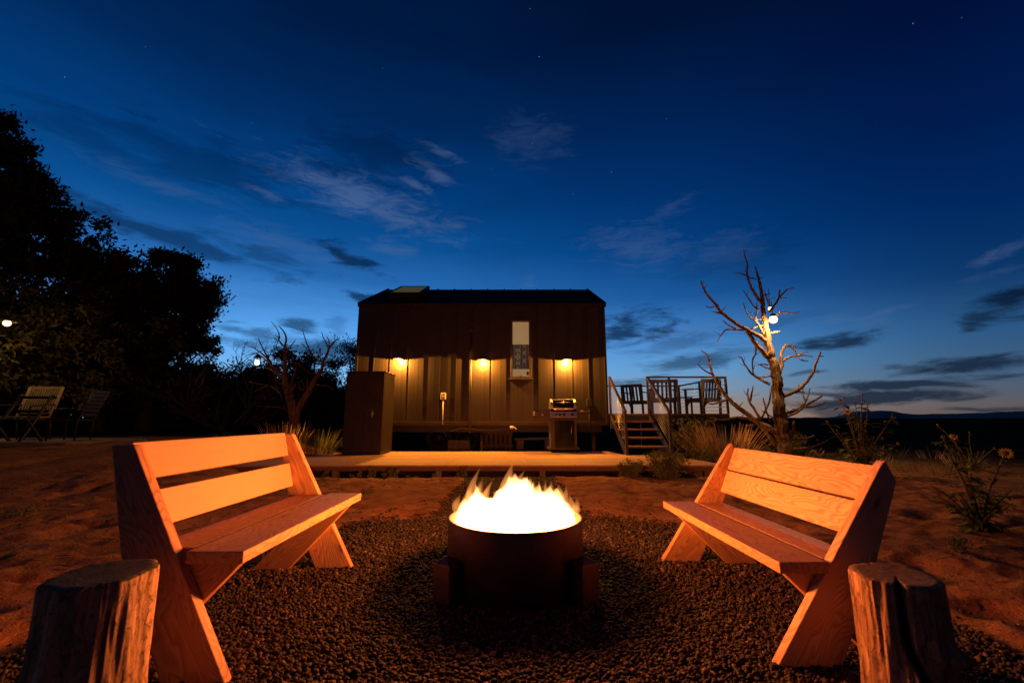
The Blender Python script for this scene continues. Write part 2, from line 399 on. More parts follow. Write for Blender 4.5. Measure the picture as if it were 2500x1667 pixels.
def build_ground():
    def axis(a, b, step, far, grow=1.13):
        c = list(np.arange(a, b + 1e-6, step)); s = step; p = b
        while p < far: s *= grow; p += s; c.append(p)
        s = step; p = a; pre = []
        while p > -far: s *= grow; p -= s; pre.append(p)
        return np.array(pre[::-1] + c)
    xs = axis(-5.5, 5.5, .035, 9000); ys = axis(.2, 8.2, .035, 9000)
    X, Y = np.meshgrid(xs, ys); Z = gz(X, Y)
    V = np.stack([X, Y, Z], -1).reshape(-1, 3); nx = len(xs); ny = len(ys)
    i = np.arange((ny-1)*nx).reshape(ny-1, nx)[:, :-1].ravel()
    F = np.stack([i, i+1, i+nx+1, i+nx], 1)
    me = mesh_np('ground', V, F, True)
    at_ = me.attributes.new('gravel', 'FLOAT', 'POINT'); at_.data.foreach_set('value', np.clip(ss(-.06, .1, gmask(X, Y)), 0, 1).ravel().astype(np.float32))
    m, n, b = principled('dirt')
    tc = n.new('ShaderNodeTexCoord').outputs['Object']
    ga = n.new('ShaderNodeAttribute', attribute_name='gravel').outputs['Fac']
    n1 = n.noise(n.mapping(tc, sc=(1.1, 2.0, 1)), 1.6, 6, .62); n2 = n.noise(tc, 14, 6, .65); n3 = n.noise(tc, 85, 5, .6); n4 = n.noise(n.mapping(tc, loc=(4, 9, 1), sc=(.8, 1.9, 1)), 2.6, 5, .7, .8)
    col = n.mix(n.sstep(n1, .35, .68), (.47, .225, .10, 1), (.32, .14, .062, 1))
    col = n.mix(n.math('MULTIPLY', n.sstep(n4, .52, .72), .75), col, (.10, .052, .028, 1))
    col = n.mix(n.math('MULTIPLY', n.sstep(n2, .55, .75), .5), col, (.15, .075, .038, 1))
    col = n.mix(n.math('MULTIPLY', n.sstep(n3, .6, .75), .5), col, (.42, .24, .13, 1))
    col = n.mix(ga, col, (.07, .048, .034, 1))
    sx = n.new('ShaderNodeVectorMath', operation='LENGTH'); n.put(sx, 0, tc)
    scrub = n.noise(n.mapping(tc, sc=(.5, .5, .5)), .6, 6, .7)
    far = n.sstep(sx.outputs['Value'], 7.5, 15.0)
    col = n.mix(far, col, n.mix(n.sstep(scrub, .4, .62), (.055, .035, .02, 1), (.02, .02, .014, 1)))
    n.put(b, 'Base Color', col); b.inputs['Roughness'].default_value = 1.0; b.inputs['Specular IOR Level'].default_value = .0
    h = n.math('ADD', n.math('MULTIPLY', n2, 1.0), n.math('MULTIPLY', n3, .35))
    bump(n, b, h, 1.0, .03)
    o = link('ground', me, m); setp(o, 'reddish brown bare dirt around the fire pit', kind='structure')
build_ground()

# far mesa hills on the right horizon
def build_hills():
    az = np.linspace(rad(8), rad(80), 220); D = 5200.0
    t = np.degrees(az)
    h = 8 + 62*ss(33, 58, t) + 42*np.exp(-((t-38.4)/1.3)**2) + 46*np.exp(-((t-40.6)/1.6)**2) + 20*ss(60, 75, t)
    h = h + (fbm(t*1.2, t*0, 4, 3) - .5)*14
    rows = [(D-900, 0.0), (D-450, .45), (D, 1.0), (D+900, .7)]
    V = []; 
    for d, k in rows:
        V.append(np.stack([np.sin(az)*d, np.cos(az)*d, h*k - 1.5], -1))
    V = np.concatenate(V); n_ = len(az)
    F = [(r*n_+i, r*n_+i+1, (r+1)*n_+i+1, (r+1)*n_+i) for r in range(3) for i in range(n_-1)]
    me = mesh_np('hills', V, np.array(F), True)
    setp(link('hills', me, simple('far_hill', (.05, .06, .08), .95, 0, .3, .002, 0)), 'low dark mesa hills on the horizon', kind='structure')  # bluish distance haze is put into the hill colour
build_hills()

# ------------------------------------------------------------------ gravel pebbles (uncountable)
def build_gravel():
    t = (1 + 5**.5)/2
    iv = np.array([(-1,t,0),(1,t,0),(-1,-t,0),(1,-t,0),(0,-1,t),(0,1,t),(0,-1,-t),(0,1,-t),(t,0,-1),(t,0,1),(-t,0,-1),(-t,0,1)], float)
    iv /= np.linalg.norm(iv[0])
    it = np.array([(0,11,5),(0,5,1),(0,1,7),(0,7,10),(0,10,11),(1,5,9),(5,11,4),(11,10,2),(10,7,6),(7,1,8),(3,9,4),(3,4,2),(3,2,6),(3,6,8),(3,8,9),(4,9,5),(2,4,11),(6,2,10),(8,6,7),(9,8,1)])
    ed = {}; V2 = list(iv); F2 = []
    def md(a, b):
        k = (min(a, b), max(a, b))
        if k not in ed:
            p = V2[a] + V2[b]; V2.append(p/np.linalg.norm(p)); ed[k] = len(V2)-1
        return ed[k]
    for a, b, c in it:
        x, y, z = md(a, b), md(b, c), md(c, a); F2 += [(a,x,z),(b,y,x),(c,z,y),(x,y,z)]
    hi = (np.array(V2), np.array(F2)); lo = (iv, it)
    g = np.random.default_rng(3)
    allV, allF, cols = [], [], []; base = 0
    for (N, xr, yr, size, (bv, bf)) in [(62000, (-1.98, 1.98), (.75, 2.5), (.0040, .0105), lo), (30000, (-2.05, 2.05), (2.5, 4.35), (.0058, .0125), lo), (11000, (-.8, .8), (4.2, 7.3), (.007, .014), lo), (1700, (-2.6, 2.6), (.7, 5.0), (.005, .012), lo)]:
        x = g.uniform(*xr, N); y = g.uniform(*yr, N)
        mk = gmask(x, y)
        keep = (mk > g.uniform(-.05, .09, N)) if N > 2000 else (mk > -.35)
        keep &= np.hypot(x - FIRE_C.x, y - FIRE_C.y) > PIT_R - .02
        x = x[keep]; y = y[keep]; k = len(x)
        r = g.uniform(*size, k)*(1 + .45*(g.random(k) < .12))
        sc = np.stack([r*g.uniform(.9, 1.45, k), r*g.uniform(.7, 1.0, k), r*g.uniform(.45, .8, k)], 1)
        P = bv[None]*(1 + g.uniform(-.14, .14, (k, len(bv), 1)))*sc[:, None, :]
        a = g.uniform(0, 2*PI, k); tl = g.normal(0, .4, k)
        ct, st = np.cos(tl)[:, None], np.sin(tl)[:, None]
        px, pz = P[..., 0]*ct - P[..., 2]*st, P[..., 0]*st + P[..., 2]*ct
        ca, sa = np.cos(a)[:, None], np.sin(a)[:, None]
        Q = np.stack([px*ca - P[..., 1]*sa, px*sa + P[..., 1]*ca, pz], -1)
        z = gz(x, y) + r*.25 + g.random(k)*.010
        Q += np.stack([x, y, z], 1)[:, None, :]
        allV.append(Q.reshape(-1, 3)); allF.append((bf[None] + (np.arange(k)*len(bv))[:, None, None] + base).reshape(-1, 3)); base += k*len(bv)
        cols.append(np.repeat(g.random(k), len(bv)))
    me = mesh_np('gravel', np.concatenate(allV), np.concatenate(allF), True)
    a = me.attributes.new('tone', 'FLOAT', 'POINT'); a.data.foreach_set('value', np.concatenate(cols).astype(np.float32))
    m, n, b = principled('pebble')
    tn = n.new('ShaderNodeAttribute', attribute_name='tone').outputs['Fac']
    tc = n.new('ShaderNodeTexCoord').outputs['Object']
    c = n.ramp(tn, [(0, (.018, .011, .007)), (.35, (.042, .025, .014)), (.6, (.028, .017, .01)), (.85, (.072, .044, .026)), (1, (.19, .12, .075))])
    c = n.mix(n.math('MULTIPLY', n.sstep(n.noise(tc, 120, 4, .6), .5, .7), .4), c, (.08, .055, .04, 1))
    n.put(b, 'Base Color', c); b.inputs['Roughness'].default_value = .7; b.inputs['Specular IOR Level'].default_value = .3
    o = link('gravel', me, m); setp(o, 'loose rounded gravel spread round the fire pit and benches', 'gravel', kind='stuff')
build_gravel()

# ------------------------------------------------------------------ dirt clods and twigs (uncountable)
def build_clods():
    g = np.random.default_rng(12); N = 9000
    bv = np.array([(1,0,0),(-1,0,0),(0,1,0),(0,-1,0),(0,0,1),(0,0,-1)], float); bf = np.array([(0,2,4),(2,1,4),(1,3,4),(3,0,4),(2,0,5),(1,2,5),(3,1,5),(0,3,5)])
    x = g.uniform(-6, 6, N); y = g.uniform(1.2, 8, N); 
    cx = fbm(x*1.1+3, y*1.1, 3, 91); keep = (gmask(x, y) < -.02) & (cx > .47) & ~((y > 7.0) & (np.abs(x) < 4.2)); x = x[keep]; y = y[keep]; k = len(x)
    r = .003 + .014*g.random(k)**4
    P = bv[None]*g.uniform(.5, 1.3, (k, 6, 1))*r[:, None, None]*np.array([1.2, 1.2, .7])
    P += np.stack([x, y, gz(x, y) + r*.2], 1)[:, None]
    me = mesh_np('soil_clods', P.reshape(-1, 3), (bf[None] + (np.arange(k)*6)[:, None, None]).reshape(-1, 3), True)
    setp(link('soil_clods', me, simple('soil_clod', (.16, .08, .045), .95, 0, .4, 30, .2)), 'crumbs and clods of dark soil scattered on the dirt', 'soil', kind='stuff')
    mb = MB()
    for i in range(260):
        px, py = random.uniform(-6, 6), random.uniform(1.5, 7.0)
        if float(gmask(np.array([px]), np.array([py]))[0]) > -.05: continue
        a = random.uniform(-.6, .6) + (PI if random.random() < .5 else 0); L = random.uniform(.04, .16)
        qx, qy = px + math.cos(a)*L, py + math.sin(a)*L; mx, my = (px+qx)/2, (py+qy)/2
        mb.tube([(px, py, gzf(px, py)+.006), (mx+random.uniform(-.01, .01), my, gzf(mx, my)+.012), (qx, qy, gzf(qx, qy)+.006)], [.003, .003, .0015], 5)
    setp(mb.build('fallen_twigs', simple('twig', (.15, .09, .055), .9, 0, .3, 20, .2)), 'thin dry twigs littering the dirt', 'twigs', kind='stuff')
build_clods()

# ------------------------------------------------------------------ low deck
DZ = at(1250, 1135, Y=7.2).z     # deck top
DY0, DY1 = 7.2, 10.08
def deck_x(y):
    xl = -5.05 if y < 9.12 else -3.72
    xr = 3.52 - (y-7.2)/(9.02-7.2)*.27 if y < 9.02 else 2.40 - (y-9.02)/1.06*.2
    return xl, xr
def build_deck():
    root = thing('deck', 'low deck of long reddish brown boards in front of the cabin', 'deck', (0, 0, 0))
    rows = 21; w = (DY1-DY0)/rows; g = random.Random(5)
    for i in range(rows):
        y0 = DY0 + i*w; y1 = y0 + w - .007
        if y0 < 9.02 < y1: y1b = 9.02
        xl, xr0 = deck_x(y0+.001); _, xr1 = deck_x(min(y1, 9.015) if y0 < 9.02 else y1)
        xl = deck_x(y1)[0]
        cuts = [xl] + [c + .12*((i % 2)*2-1) for c in ((-1.9, .15, 2.0) if i % 2 else (-2.9, -.95, 1.15))] + [None]
        for j in range(len(cuts)-1):
            a0 = cuts[j]; lo = a0 + (.002 if j else 0)
            if cuts[j+1] is None: hi0, hi1 = xr0, xr1
            else: hi0 = hi1 = cuts[j+1] - .002
            if min(hi0, hi1) - lo < .25: continue
            cx = (lo + (hi0+hi1)/2)/2; cy = (y0+y1)/2; dz = g.uniform(-.0012, .0012)
            MB().prism([(lo-cx, y0-cy), (hi0-cx, y0-cy), (hi1-cx, y1-cy), (lo-cx, y1-cy)], -.03+dz, dz).build('plank', M_DECK, root, bevel=.003, mw=Matrix.Translation((cx, cy, DZ)))
    fm = wood('deck_fascia', (.22, .11, .055, 1), (.12, .055, .028, 1), .5, .7)
    MB().box((0, 0, 0), (8.5, .036, .062)).build('fascia', fm, root, bevel=.003, mw=Matrix.Translation((-.78, 7.216, DZ-.0625)))
    for k in range(2):
        MB().box((0, 0, 0), (8.3, .04, .10)).build('joist', M_OLDWOOD, root, mw=Matrix.Translation((-.8, 8.0+k*1.0, DZ-.082)))
    for x in (-4.6, -2.9, -1.2, .5, 1.85, 3.2):
        MB().box((x, 7.3, DZ-.14), (.09, .09, .28)).build('post', M_OLDWOOD, root)
build_deck()

# ------------------------------------------------------------------ cabin on a trailer
HY = 10.45; HX0, HX1 = -3.80, 2.285; HZ0 = .80; HZ1 = at(1250, 742, Y=HY).z
RY = 12.85; RZ = at(1190, 708, Y=RY).z
def metal_wall():
    m, n, b = principled('bronze_wall_metal')
    tc = n.new('ShaderNodeTexCoord').outputs['Object']
    ri = n.new('ShaderNodeObjectInfo').outputs['Random']
    st = n.noise(n.mapping(tc, sc=(70, 1, .25)), 1.0, 4, .6); bl = n.noise(n.mapping(tc, sc=(3, 3, 1.2)), 1.0, 5, .6)
    c = n.mix(n.sstep(st, .3, .7), (.026, .020, .0135, 1), (.048, .037, .025, 1)); c = n.mix(n.math('MULTIPLY', n.sstep(bl, .5, .75), .4), c, (.024, .019, .0135, 1))
    n.put(b, 'Base Color', c); n.put(b, 'Roughness', n.math('MULTIPLY_ADD', bl, .25, .30)); b.inputs['Metallic'].default_value = .25; b.inputs['Specular IOR Level'].default_value = .4
    bump(n, b, n.noise(n.mapping(tc, sc=(22, 1, .1)), 1.0, 2, .5), .35, .006)
    return m
M_WALL = metal_wall()
M_ROOF = simple('dark_roof_metal', (.018, .016, .015), .75, 0, .2, 3, .08, .12)
def window_mats():
    shade = emis('lit_roller_shade', lin(158, 122, 80), 1.0)
    n = NT(shade.node_tree); e = [x for x in n.n if x.type == 'EMISSION'][0]
    tc = n.new('ShaderNodeTexCoord').outputs['Object']
    n.put(e, 0, n.mix(n.noise(tc, 3, 3, .5), lin(150, 112, 68), lin(166, 132, 92)))
    cur = emis('lit_woven_blanket', (1, 1, 1, 1), 1.0)
    n = NT(cur.node_tree); e = [x for x in n.n if x.type == 'EMISSION'][0]
    tc = n.new('ShaderNodeTexCoord').outputs['Object']; sp = n.new('ShaderNodeSeparateXYZ'); n.put(sp, 0, tc)
    x, z = sp.outputs[0], sp.outputs[2]
    st = n.math('FRACT', n.math('MULTIPLY', n.math('ADD', x, 1.0), 14.0))
    base = n.mix(n.sstep(st, .35, .5), lin(44, 28, 16), lin(84, 56, 34))
    base = n.mix(n.sstep(n.noise(n.mapping(tc, sc=(9, 1, .3)), 3.0, 3, .5), .45, .62), base, lin(62, 42, 26))
    def dia(cx, cz, sx, sz, lo=0.0):
        return n.math('ADD', n.math('DIVIDE', n.math('ABSOLUTE', n.math('SUBTRACT', x, cx)), sx), n.math('DIVIDE', n.math('ABSOLUTE', n.math('SUBTRACT', z, cz)), sz))
    d1 = dia(-.075, .0, .075, .10); base = n.mix(n.sstep(d1, 1.05, .9), base, lin(104, 80, 46))
    base = n.mix(n.sstep(d1, .55, .45), base, lin(70, 50, 28)); base = n.mix(n.sstep(d1, .25, .15), base, lin(120, 95, 60))
    for (cx, cz, sx, sz) in [(-.10, .16, .03, .06), (-.045, .16, .03, .06), (-.10, -.16, .03, .06), (-.045, -.16, .03, .06), (.085, .10, .03, .07), (.085, -.10, .03, .07), (.085, .27, .02, .05), (-.075, -.29, .03, .06)]:
        base = n.mix(n.sstep(dia(cx, cz, sx, sz), 1.1, .8), base, lin(98, 78, 58))
    n.put(e, 0, base)
    return shade, cur
def build_house():
    root = thing('tiny_house', 'dark standing-seam metal tiny house on a trailer behind the deck', 'house', (0, HY, 0))
    y = 0.0; n = 15; w = (HX1-HX0)/n
    # window opening
    wa = at(1252, 786, Y=HY); wb = at(1291, 918, Y=HY); WX0, WX1, WZ1, WZ0 = wa.x-.01, wb.x+.015, wa.z+.01, wb.z-.01
    seam_me = MB().box((0, 0, 0), (.022, .03, HZ1-HZ0)).mesh('seam'); seam_me.materials.append(M_WALL)
    flat_me = MB().box((0, 0, 0), (.07, .012, HZ1-HZ0)).mesh('rib'); flat_me.materials.append(M_WALL)
    for i in range(n):
        x0 = HX0 + i*w; x1 = x0 + w - .004
        segs = []
        if x1 <= WX0 or x0 >= WX1: segs.append((x0, x1, HZ0, HZ1))
        else:
            a, b = max(x0, WX0), min(x1, WX1)
            if a > x0+.005: segs.append((x0, a, HZ0, HZ1))
            if b < x1-.005: segs.append((b, x1, HZ0, HZ1))
            segs += [(a, b, HZ0, WZ0), (a, b, WZ1, HZ1)]
        mb = MB(); cx = (x0+x1)/2
        for (a, b, c, d) in segs: mb.box2((a-cx, -.012, c), (b-cx, .014, d))
        p = mb.build('wall_panel', M_WALL, root, mw=Matrix.Translation((cx, y, 0)))
        # seam on each joint, two low stiffening ribs on each panel
        if not (WX0 - .03 < x1 < WX1 + .03):
            link('seam', seam_me, None, p, Matrix.Translation((w/2 - .002, -.027, (HZ0+HZ1)/2)))
    # inner core: back wall, ends, floor
    D = RY - HY + .05
    bx('core', M_BLACK, root, (HX0+.02, .10, HZ0+.02), (HX1-.02, D, HZ1-.06))
    for (x, nm) in ((HX0-.004, 'end_wall'), (HX1+.004, 'end_wall')):
        s = 1 if x > 0 else -1
        MB().prism([(-.012, HZ0), (D, HZ0), (D, RZ-.03), (-.012, HZ1-.03)], 0, s*.02, lambda v: Vector((x + v.z, v.x, v.y))).build(nm, M_WALL, root)
    for x in (HX0-.02, HX1+.022):
        bx('corner_trim', M_WALL, root, (x-.035, -.035, HZ0), (x+.025, .015, HZ1-.02), .004)
    bx('base_trim', M_BRONZE, root, (HX0-.03, -.03, HZ0-.07), (HX1+.03, .05, HZ0))
    bx('base_flashing', M_BRONZE, root, (HX0-.02, -.045, HZ0-.002), (HX1+.02, -.0125, HZ0+.03))
    # shed roof
    sl = math.atan2(RZ-HZ1, RY-HY); L = math.hypot(RZ-HZ1, RY-HY)
    rw = HX1-HX0+.10; nr = 12
    RM = Matrix.Translation((HX0-.05, -.03, HZ1)) @ Matrix.Rotation(sl, 4, 'X')
    roof = MB().box2((0, 0, -.06), (rw, L+.05, -.008)).build('roof', M_ROOF, root, mw=RM)
    pw = rw/nr
    for i in range(nr):
        MB().box2((i*pw+.002, 0, -.0078), ((i+1)*pw-.002, L+.05, 0)).build('roof_panel', M_ROOF, roof)
    seam_r = MB().box2((-.012, .01, -.002), (.012, L+.04, .03)).mesh('roof_seam'); seam_r.materials.append(M_ROOF)
    for i in range(nr+1): link('roof_seam', seam_r, None, roof, Matrix.Translation((i*pw, 0, 0)))
    bx('gutter_trim', M_ROOF, roof, (-.02, -.035, -.075), (rw+.02, -.002, .012))
    for xx in (-.014, rw+.014): bx('rake_trim', M_ROOF, roof, (xx-.02, -.03, -.08), (xx+.02, L+.06, .035))
    # skylight box
    sx0 = at(962, 733, Y=HY+1.0).x - (HX0-.05); sx1 = at(1036, 733, Y=HY+1.0).x - (HX0-.05)
    sk = MB().box2((sx0, .62, -.01), (sx1, 1.95, .17)).build('skylight', M_ROOF, root, bevel=.01, mw=RM)
    f = .05
    for (a, b) in (((sx0-.01, .60, .17), (sx1+.01, .60+f, .20)), ((sx0-.01, 1.97-f, .17), (sx1+.01, 1.97, .20)), ((sx0-.01, .60+f, .17), (sx0+f, 1.97-f, .20)), ((sx1-f, .60+f, .17), (sx1+.01, 1.97-f, .20))):
        MB().box2(a, b).build('skylight_frame', M_BLACK, sk)
    M_SKYL = emis('dim_skylight_pane', lin(62, 58, 44), 1.0)
    MB().box2((sx0+f, .60+f, .172), (sx1-f, 1.97-f, .185)).build('skylight_pane', M_SKYL, sk)
    # window
    shade, cur = window_mats()
    fr = M_BRONZE; cx = (WX0+WX1)/2
    wf = MB()
    for (a, b) in (((WX0-.05, -.05, WZ0-.05), (WX0, .06, WZ1+.05)), ((WX1, -.05, WZ0-.05), (WX1+.05, .06, WZ1+.05)), ((WX0, -.05, WZ1), (WX1, .06, WZ1+.05)), ((WX0, -.05, WZ0-.05), (WX1, .06, WZ0))):
        wf.box2(a, b)
    win = wf.build('window', fr, root, bevel=.004)
    bx('window_sill', fr, win, (WX0-.10, -.10, WZ0-.085), (WX1+.10, -.0125, WZ0-.052), .004)
    z1 = at(1270, 840, Y=HY).z; z2 = at(1270, 900, Y=HY).z
    bx('shade', shade, win, (WX0+.005, .05, z1), (WX1-.005, .055, WZ1-.003))
    MB().box2((-(WX1-WX0)/2+.012, 0, -(z1-z2)/2), ((WX1-WX0)/2-.012, .006, (z1-z2)/2)).build('curtain', cur, win, mw=Matrix.Translation((cx, .062, (z1+z2)/2)))
    bx('sill_board', shade, win, (WX0+.005, .05, WZ0+.003), (WX1-.005, .058, z2-.004))
    bx('switch_plate', simple('dark_switch', (.06, .04, .025), .6), win, (WX1-.068, .040, WZ0+.04), (WX1-.012, .0495, WZ0+.125))
    bx('latch', M_BRONZE, win, (cx-.02, .036, WZ0+.004), (cx+.02, .0495, WZ0+.028))
    # glass
    gm = bpy.data.materials.new('window_glass'); gm.use_nodes = True; g = NT(gm.node_tree); g.n.clear()
    o = g.new('ShaderNodeOutputMaterial'); mx = g.new('ShaderNodeMixShader'); tr = g.new('ShaderNodeBsdfTransparent'); gl = g.new('ShaderNodeBsdfGlossy'); gl.inputs['Roughness'].default_value = .03
    tr.inputs[0].default_value = (.96, .95, .93, 1); mx.inputs[0].default_value = .06
    g.l.new(tr.outputs[0], mx.inputs[1]); g.l.new(gl.outputs[0], mx.inputs[2]); g.l.new(mx.outputs[0], o.inputs[0])
    bx('pane', gm, win, (WX0+.001, .018, WZ0+.001), (WX1-.001, .022, WZ1-.001))
    # vent pipe with rain cap, conduits, boxes
    pv = at(1151, 806, Y=HY-.08); pb = at(1149, 1050, Y=HY-.08)
    vp = MB().tube([(pv.x, -.07, pv.z-.02), (pv.x, -.07, .55)], .028, 12).build('vent_pipe', M_BRONZE, root, True)
    MB().lathe([(.001, .05), (.05, .02), (.055, 0), (.0, .0)], 16, (pv.x, -.07, pv.z-.01)).build('rain_cap', M_STAIN, vp)
    for zz in (1.5, 2.45, 3.2): MB().box((pv.x, -.045, zz), (.085, .065, .02)).build('pipe_strap', M_BRONZE, vp)
    ob = at(1082.5, 967, Y=HY-.03)
    ot = bx('outlet_box', M_WHITEP, root, (ob.x-.062, -.075, ob.z-.08), (ob.x+.062, -.0125, ob.z+.08), .012)
    MB().box((ob.x, -.0765, ob.z), (.085, .004, .105)).build('outlet_plate', M_BRONZE, ot, bevel=.003)
    for s in (-1, 1): MB().box((ob.x+s*.018, -.081, ob.z), (.022, .006, .06)).build('socket', M_WHITEP, ot, bevel=.002)
    MB().tube([(ob.x, -.035, ob.z-.08), (ob.x, -.035, HZ0-.05)], .011, 8).build('conduit', M_WHITEP, ot, True)
    jb = at(1438, 983, Y=HY-.05)
    j = bx('meter_box', M_PLASTIC, root, (jb.x-.055, -.11, jb.z-.09), (jb.x+.055, -.0125, jb.z+.09), .008)
    MB().tube([(jb.x, -.04, jb.z-.09), (jb.x, -.04, HZ0-.2)], .012, 8).build('conduit', M_BRONZE, j, True)
    # fitting and hose under the floor
    fp = at(1250, 1043, Y=HY-.05)
    MB().tube([(fp.x-.05, -.06, fp.z), (fp.x+.03, -.06, fp.z)], .035, 12).build('drain_cap', M_WHITEP, root, True)
    MB().tube([(fp.x+.02, -.06, fp.z+.01), (fp.x+.07, -.065, fp.z-.01), (fp.x+.11, -.065, fp.z-.05)], .012, 8).build('drain_hose', M_WHITEP, root, True)
    MB().tube([at(1100, 1052, Y=HY+.1)-Vector((0, HY, 0)), at(1130, 1044, Y=HY+.05)-Vector((0, HY, 0)), at(1160, 1048, Y=HY+.05)-Vector((0, HY, 0)), at(1200, 1049, Y=HY+.1)-Vector((0, HY, 0)), at(1240, 1045, Y=HY+.1)-Vector((0, HY, 0))], .012, 8).build('supply_hose', M_GREYP, root, True)
    # trailer chassis
    ch = bx('chassis_beam', M_BLACK, root, (HX0+.1, .12, HZ0-.23), (HX1-.1, .20, HZ0-.07))
    bx('chassis_beam', M_BLACK, root, (HX0+.1, D-.3, HZ0-.23), (HX1-.1, D-.22, HZ0-.07))
    for k in range(7): bx('cross_member', M_BLACK, root, (HX0+.3+k*.92, .20, HZ0-.2), (HX0+.38+k*.92, D-.3, HZ0-.08))
    for (u) in (1176, 1449):
        p = at(u, 1070, Y=HY+.16)
        jk = MB().tube([(p.x, .16, HZ0-.23), (p.x, .16, .02)], .045, 12).build('jack_stand', M_BRONZE, root, True)
        MB().box((p.x, .16, .0), (.22, .22, .06)).build('jack_foot', M_BRONZE, jk)
    for xw in (-1.25, -2.05):
        tm = MB(); R = .36; prof = [(R*.62, -.1), (R*.9, -.11), (R, -.07), (R, .07), (R*.9, .11), (R*.62, .1)]
        k = 28; vs = []
        for (r, t) in prof:
            for q in range(k): vs.append((xw + r*math.cos(2*PI*q/k), 1.75 + t, .36 + r*math.sin(2*PI*q/k)))
        fs = [(a*k+q, a*k+(q+1) % k, ((a+1) % 6)*k+(q+1) % k, ((a+1) % 6)*k+q) for a in range(6) for q in range(k)]
        tm.add(vs, fs); ty = tm.build('wheel', M_RUBBER, root, True)
        MB().tube([(xw, 1.67, .36), (xw, 1.81, .36)], .2, 20).build('hub', M_BLACK, ty, True)
    # stacked rubble and panels lie behind
build_house()

def under_house():
    c = at(1122, 1068, Y=12.2)
    b = MB().box((0, 0, .16), (.62, .3, .34)); b.build('stone', M_CONC)
    o = bpy.context.scene.objects['stone']; o.location = (c.x, c.y, -.02); setp(o, 'pale rough concrete block lying under the tiny house', 'block')
    m = o.modifiers.new('b', 'BEVEL'); m.width = .03; m.segments = 3
    p = at(1210, 1075, Y=12.6)
    r = thing('pallet', 'dark upright wooden pallet standing under the tiny house', 'pallet', (p.x, 12.6, 0))
    for k in range(7): bx('slat', M_OLDWOOD, r, (-.45+k*.135, -.02, .0), (-.45+k*.135+.105, .0, .60))
    for z in (.12, .48): bx('rail', M_OLDWOOD, r, (-.48, .001, z-.04), (.50, .04, z+.04))
    q = at(1300, 1075, Y=12.3)
    r = thing('timber', 'pale sawn timber board lying on blocks beneath the tiny house', 'board', (q.x, 12.3, 0))
    MB().box((0, 0, 0), (1.1, .18, .05)).build('board', M_TREAD, r, mw=Matrix.Translation((.05, 0, .33)) @ Matrix.Rotation(rad(-2), 4, 'Y'))
    for x in (-.35, .45): bx('block', M_CONC, r, (x-.1, -.09, -.02), (x+.1, .09, .30))
under_house()

# ------------------------------------------------------------------ lit wall lamps
M_BULB = emis('warm_bulb', (1.0, .62, .25, 1), 26.0)
def add_point(name, loc, power, col, radius, parent=None):
    l = bpy.data.lights.new(name, 'POINT'); l.energy = power; l.color = col; l.shadow_soft_size = radius
    o = bpy.data.objects.new(name, l); COL.objects.link(o); o.location = loc
    if parent: o.parent = parent
    return o
def wall_lamp(u, v, label):
    p = at(u, v, Y=HY-.2)
    r = thing('wall_lamp', label, 'wall lamp', (p.x, HY-.0125, p.z), group='lit wall lamps on the tiny house')
    MB().box((0, -.012, .03), (.10, .024, .14)).build('back_plate', M_BLACK, r, bevel=.004)
    MB().tube([(0, -.02, .055), (0, -.10, .075), (0, -.195, .05), (0, -.195, .02)], .011, 10).build('arm', M_BLACK, r, True)
    MB().lathe([(.012, .045), (.035, .04), (.05, .024), (.125, .004), (.128, .0), (.12, .001), (.045, .018), (.01, .03)], 32, (0, -.195, 0)).build('shade', M_BLACK, r, True)
    MB().sphere((0, -.195, .004), .024, 16, 10, (1, 1, .6)).build('bulb', M_BULB, r, True)
    add_point('lamp_light', (0, -.195, -.0145), 330.0, (1.0, .37, .05), .006, r)
wall_lamp(972, 877, 'lit wall lamp with flat black shade above the storage cabinet')
wall_lamp(1178, 879, 'lit wall lamp with flat black shade beside the vent pipe')
wall_lamp(1384, 879, 'lit wall lamp with flat black shade above the gas grill')

# ------------------------------------------------------------------ storage cabinet
def build_cabinet():
    p0 = at(832, 1110, Z=DZ); p1 = at(931, 1110, Z=DZ); Y = 9.18
    x0 = at(833, 1109, Y=Y).x; x1 = at(930, 1109, Y=Y).x; H = at(900, 906, Y=Y).z - DZ; D = .80
    r = thing('storage_cabinet', 'tall dark metal storage cabinet on the deck against the tiny house', 'cabinet', ((x0+x1)/2, Y, DZ))
    w = (x1-x0)/2
    m = simple('cabinet_steel', (.045, .030, .020), .5, .3, .15, 5, .08)
    bx('body', m, r, (-w, .02, .03), (w-.012, D, H-.03), .004)
    bx('plinth', M_BLACK, r, (-w+.02, .03, 0), (w-.03, D-.02, .03))
    bx('lid', m, r, (-w-.015, -.01, H-.03), (w+.015, D+.01, H), .004)
    for s in (-1, 1):
        a, b = (-w+.008, -.004) if s < 0 else (.004, w-.008)
        d = bx('door', m, r, (a, -.002, .05), (b, .019, H-.045), .003)
        for k in range(4):
            xx = a + (b-a)*(k+.5)/4
            bx('door_rib', m, d, (xx-.015, -.006, .09), (xx+.015, -.001, H-.09))
        if s > 0:
            bx('handle', M_STAIN, d, (a+.16, -.03, H*.47), (a+.215, -.003, H*.5), .004); bx('lock', M_STAIN, d, (a+.175, -.02, H*.44), (a+.195, -.003, H*.53), .004)
    for zz in (.16, H-.22): bx('hinge', M_STAIN, r, (-w-.004, -.012, zz), (-w+.01, -.003, zz+.10))
    for k in range(12):
        yy = .05 + k*.0625
        bx('side_rib', m, r, (w-.014, yy, .06), (w-.001, yy+.04, H-.05), .002)
    for k in range(5): bx('vent_slot', M_BLACK, r, (w-.002, .52, H-.16+k*.018), (w+.004, .62, H-.152+k*.018))
build_cabinet()

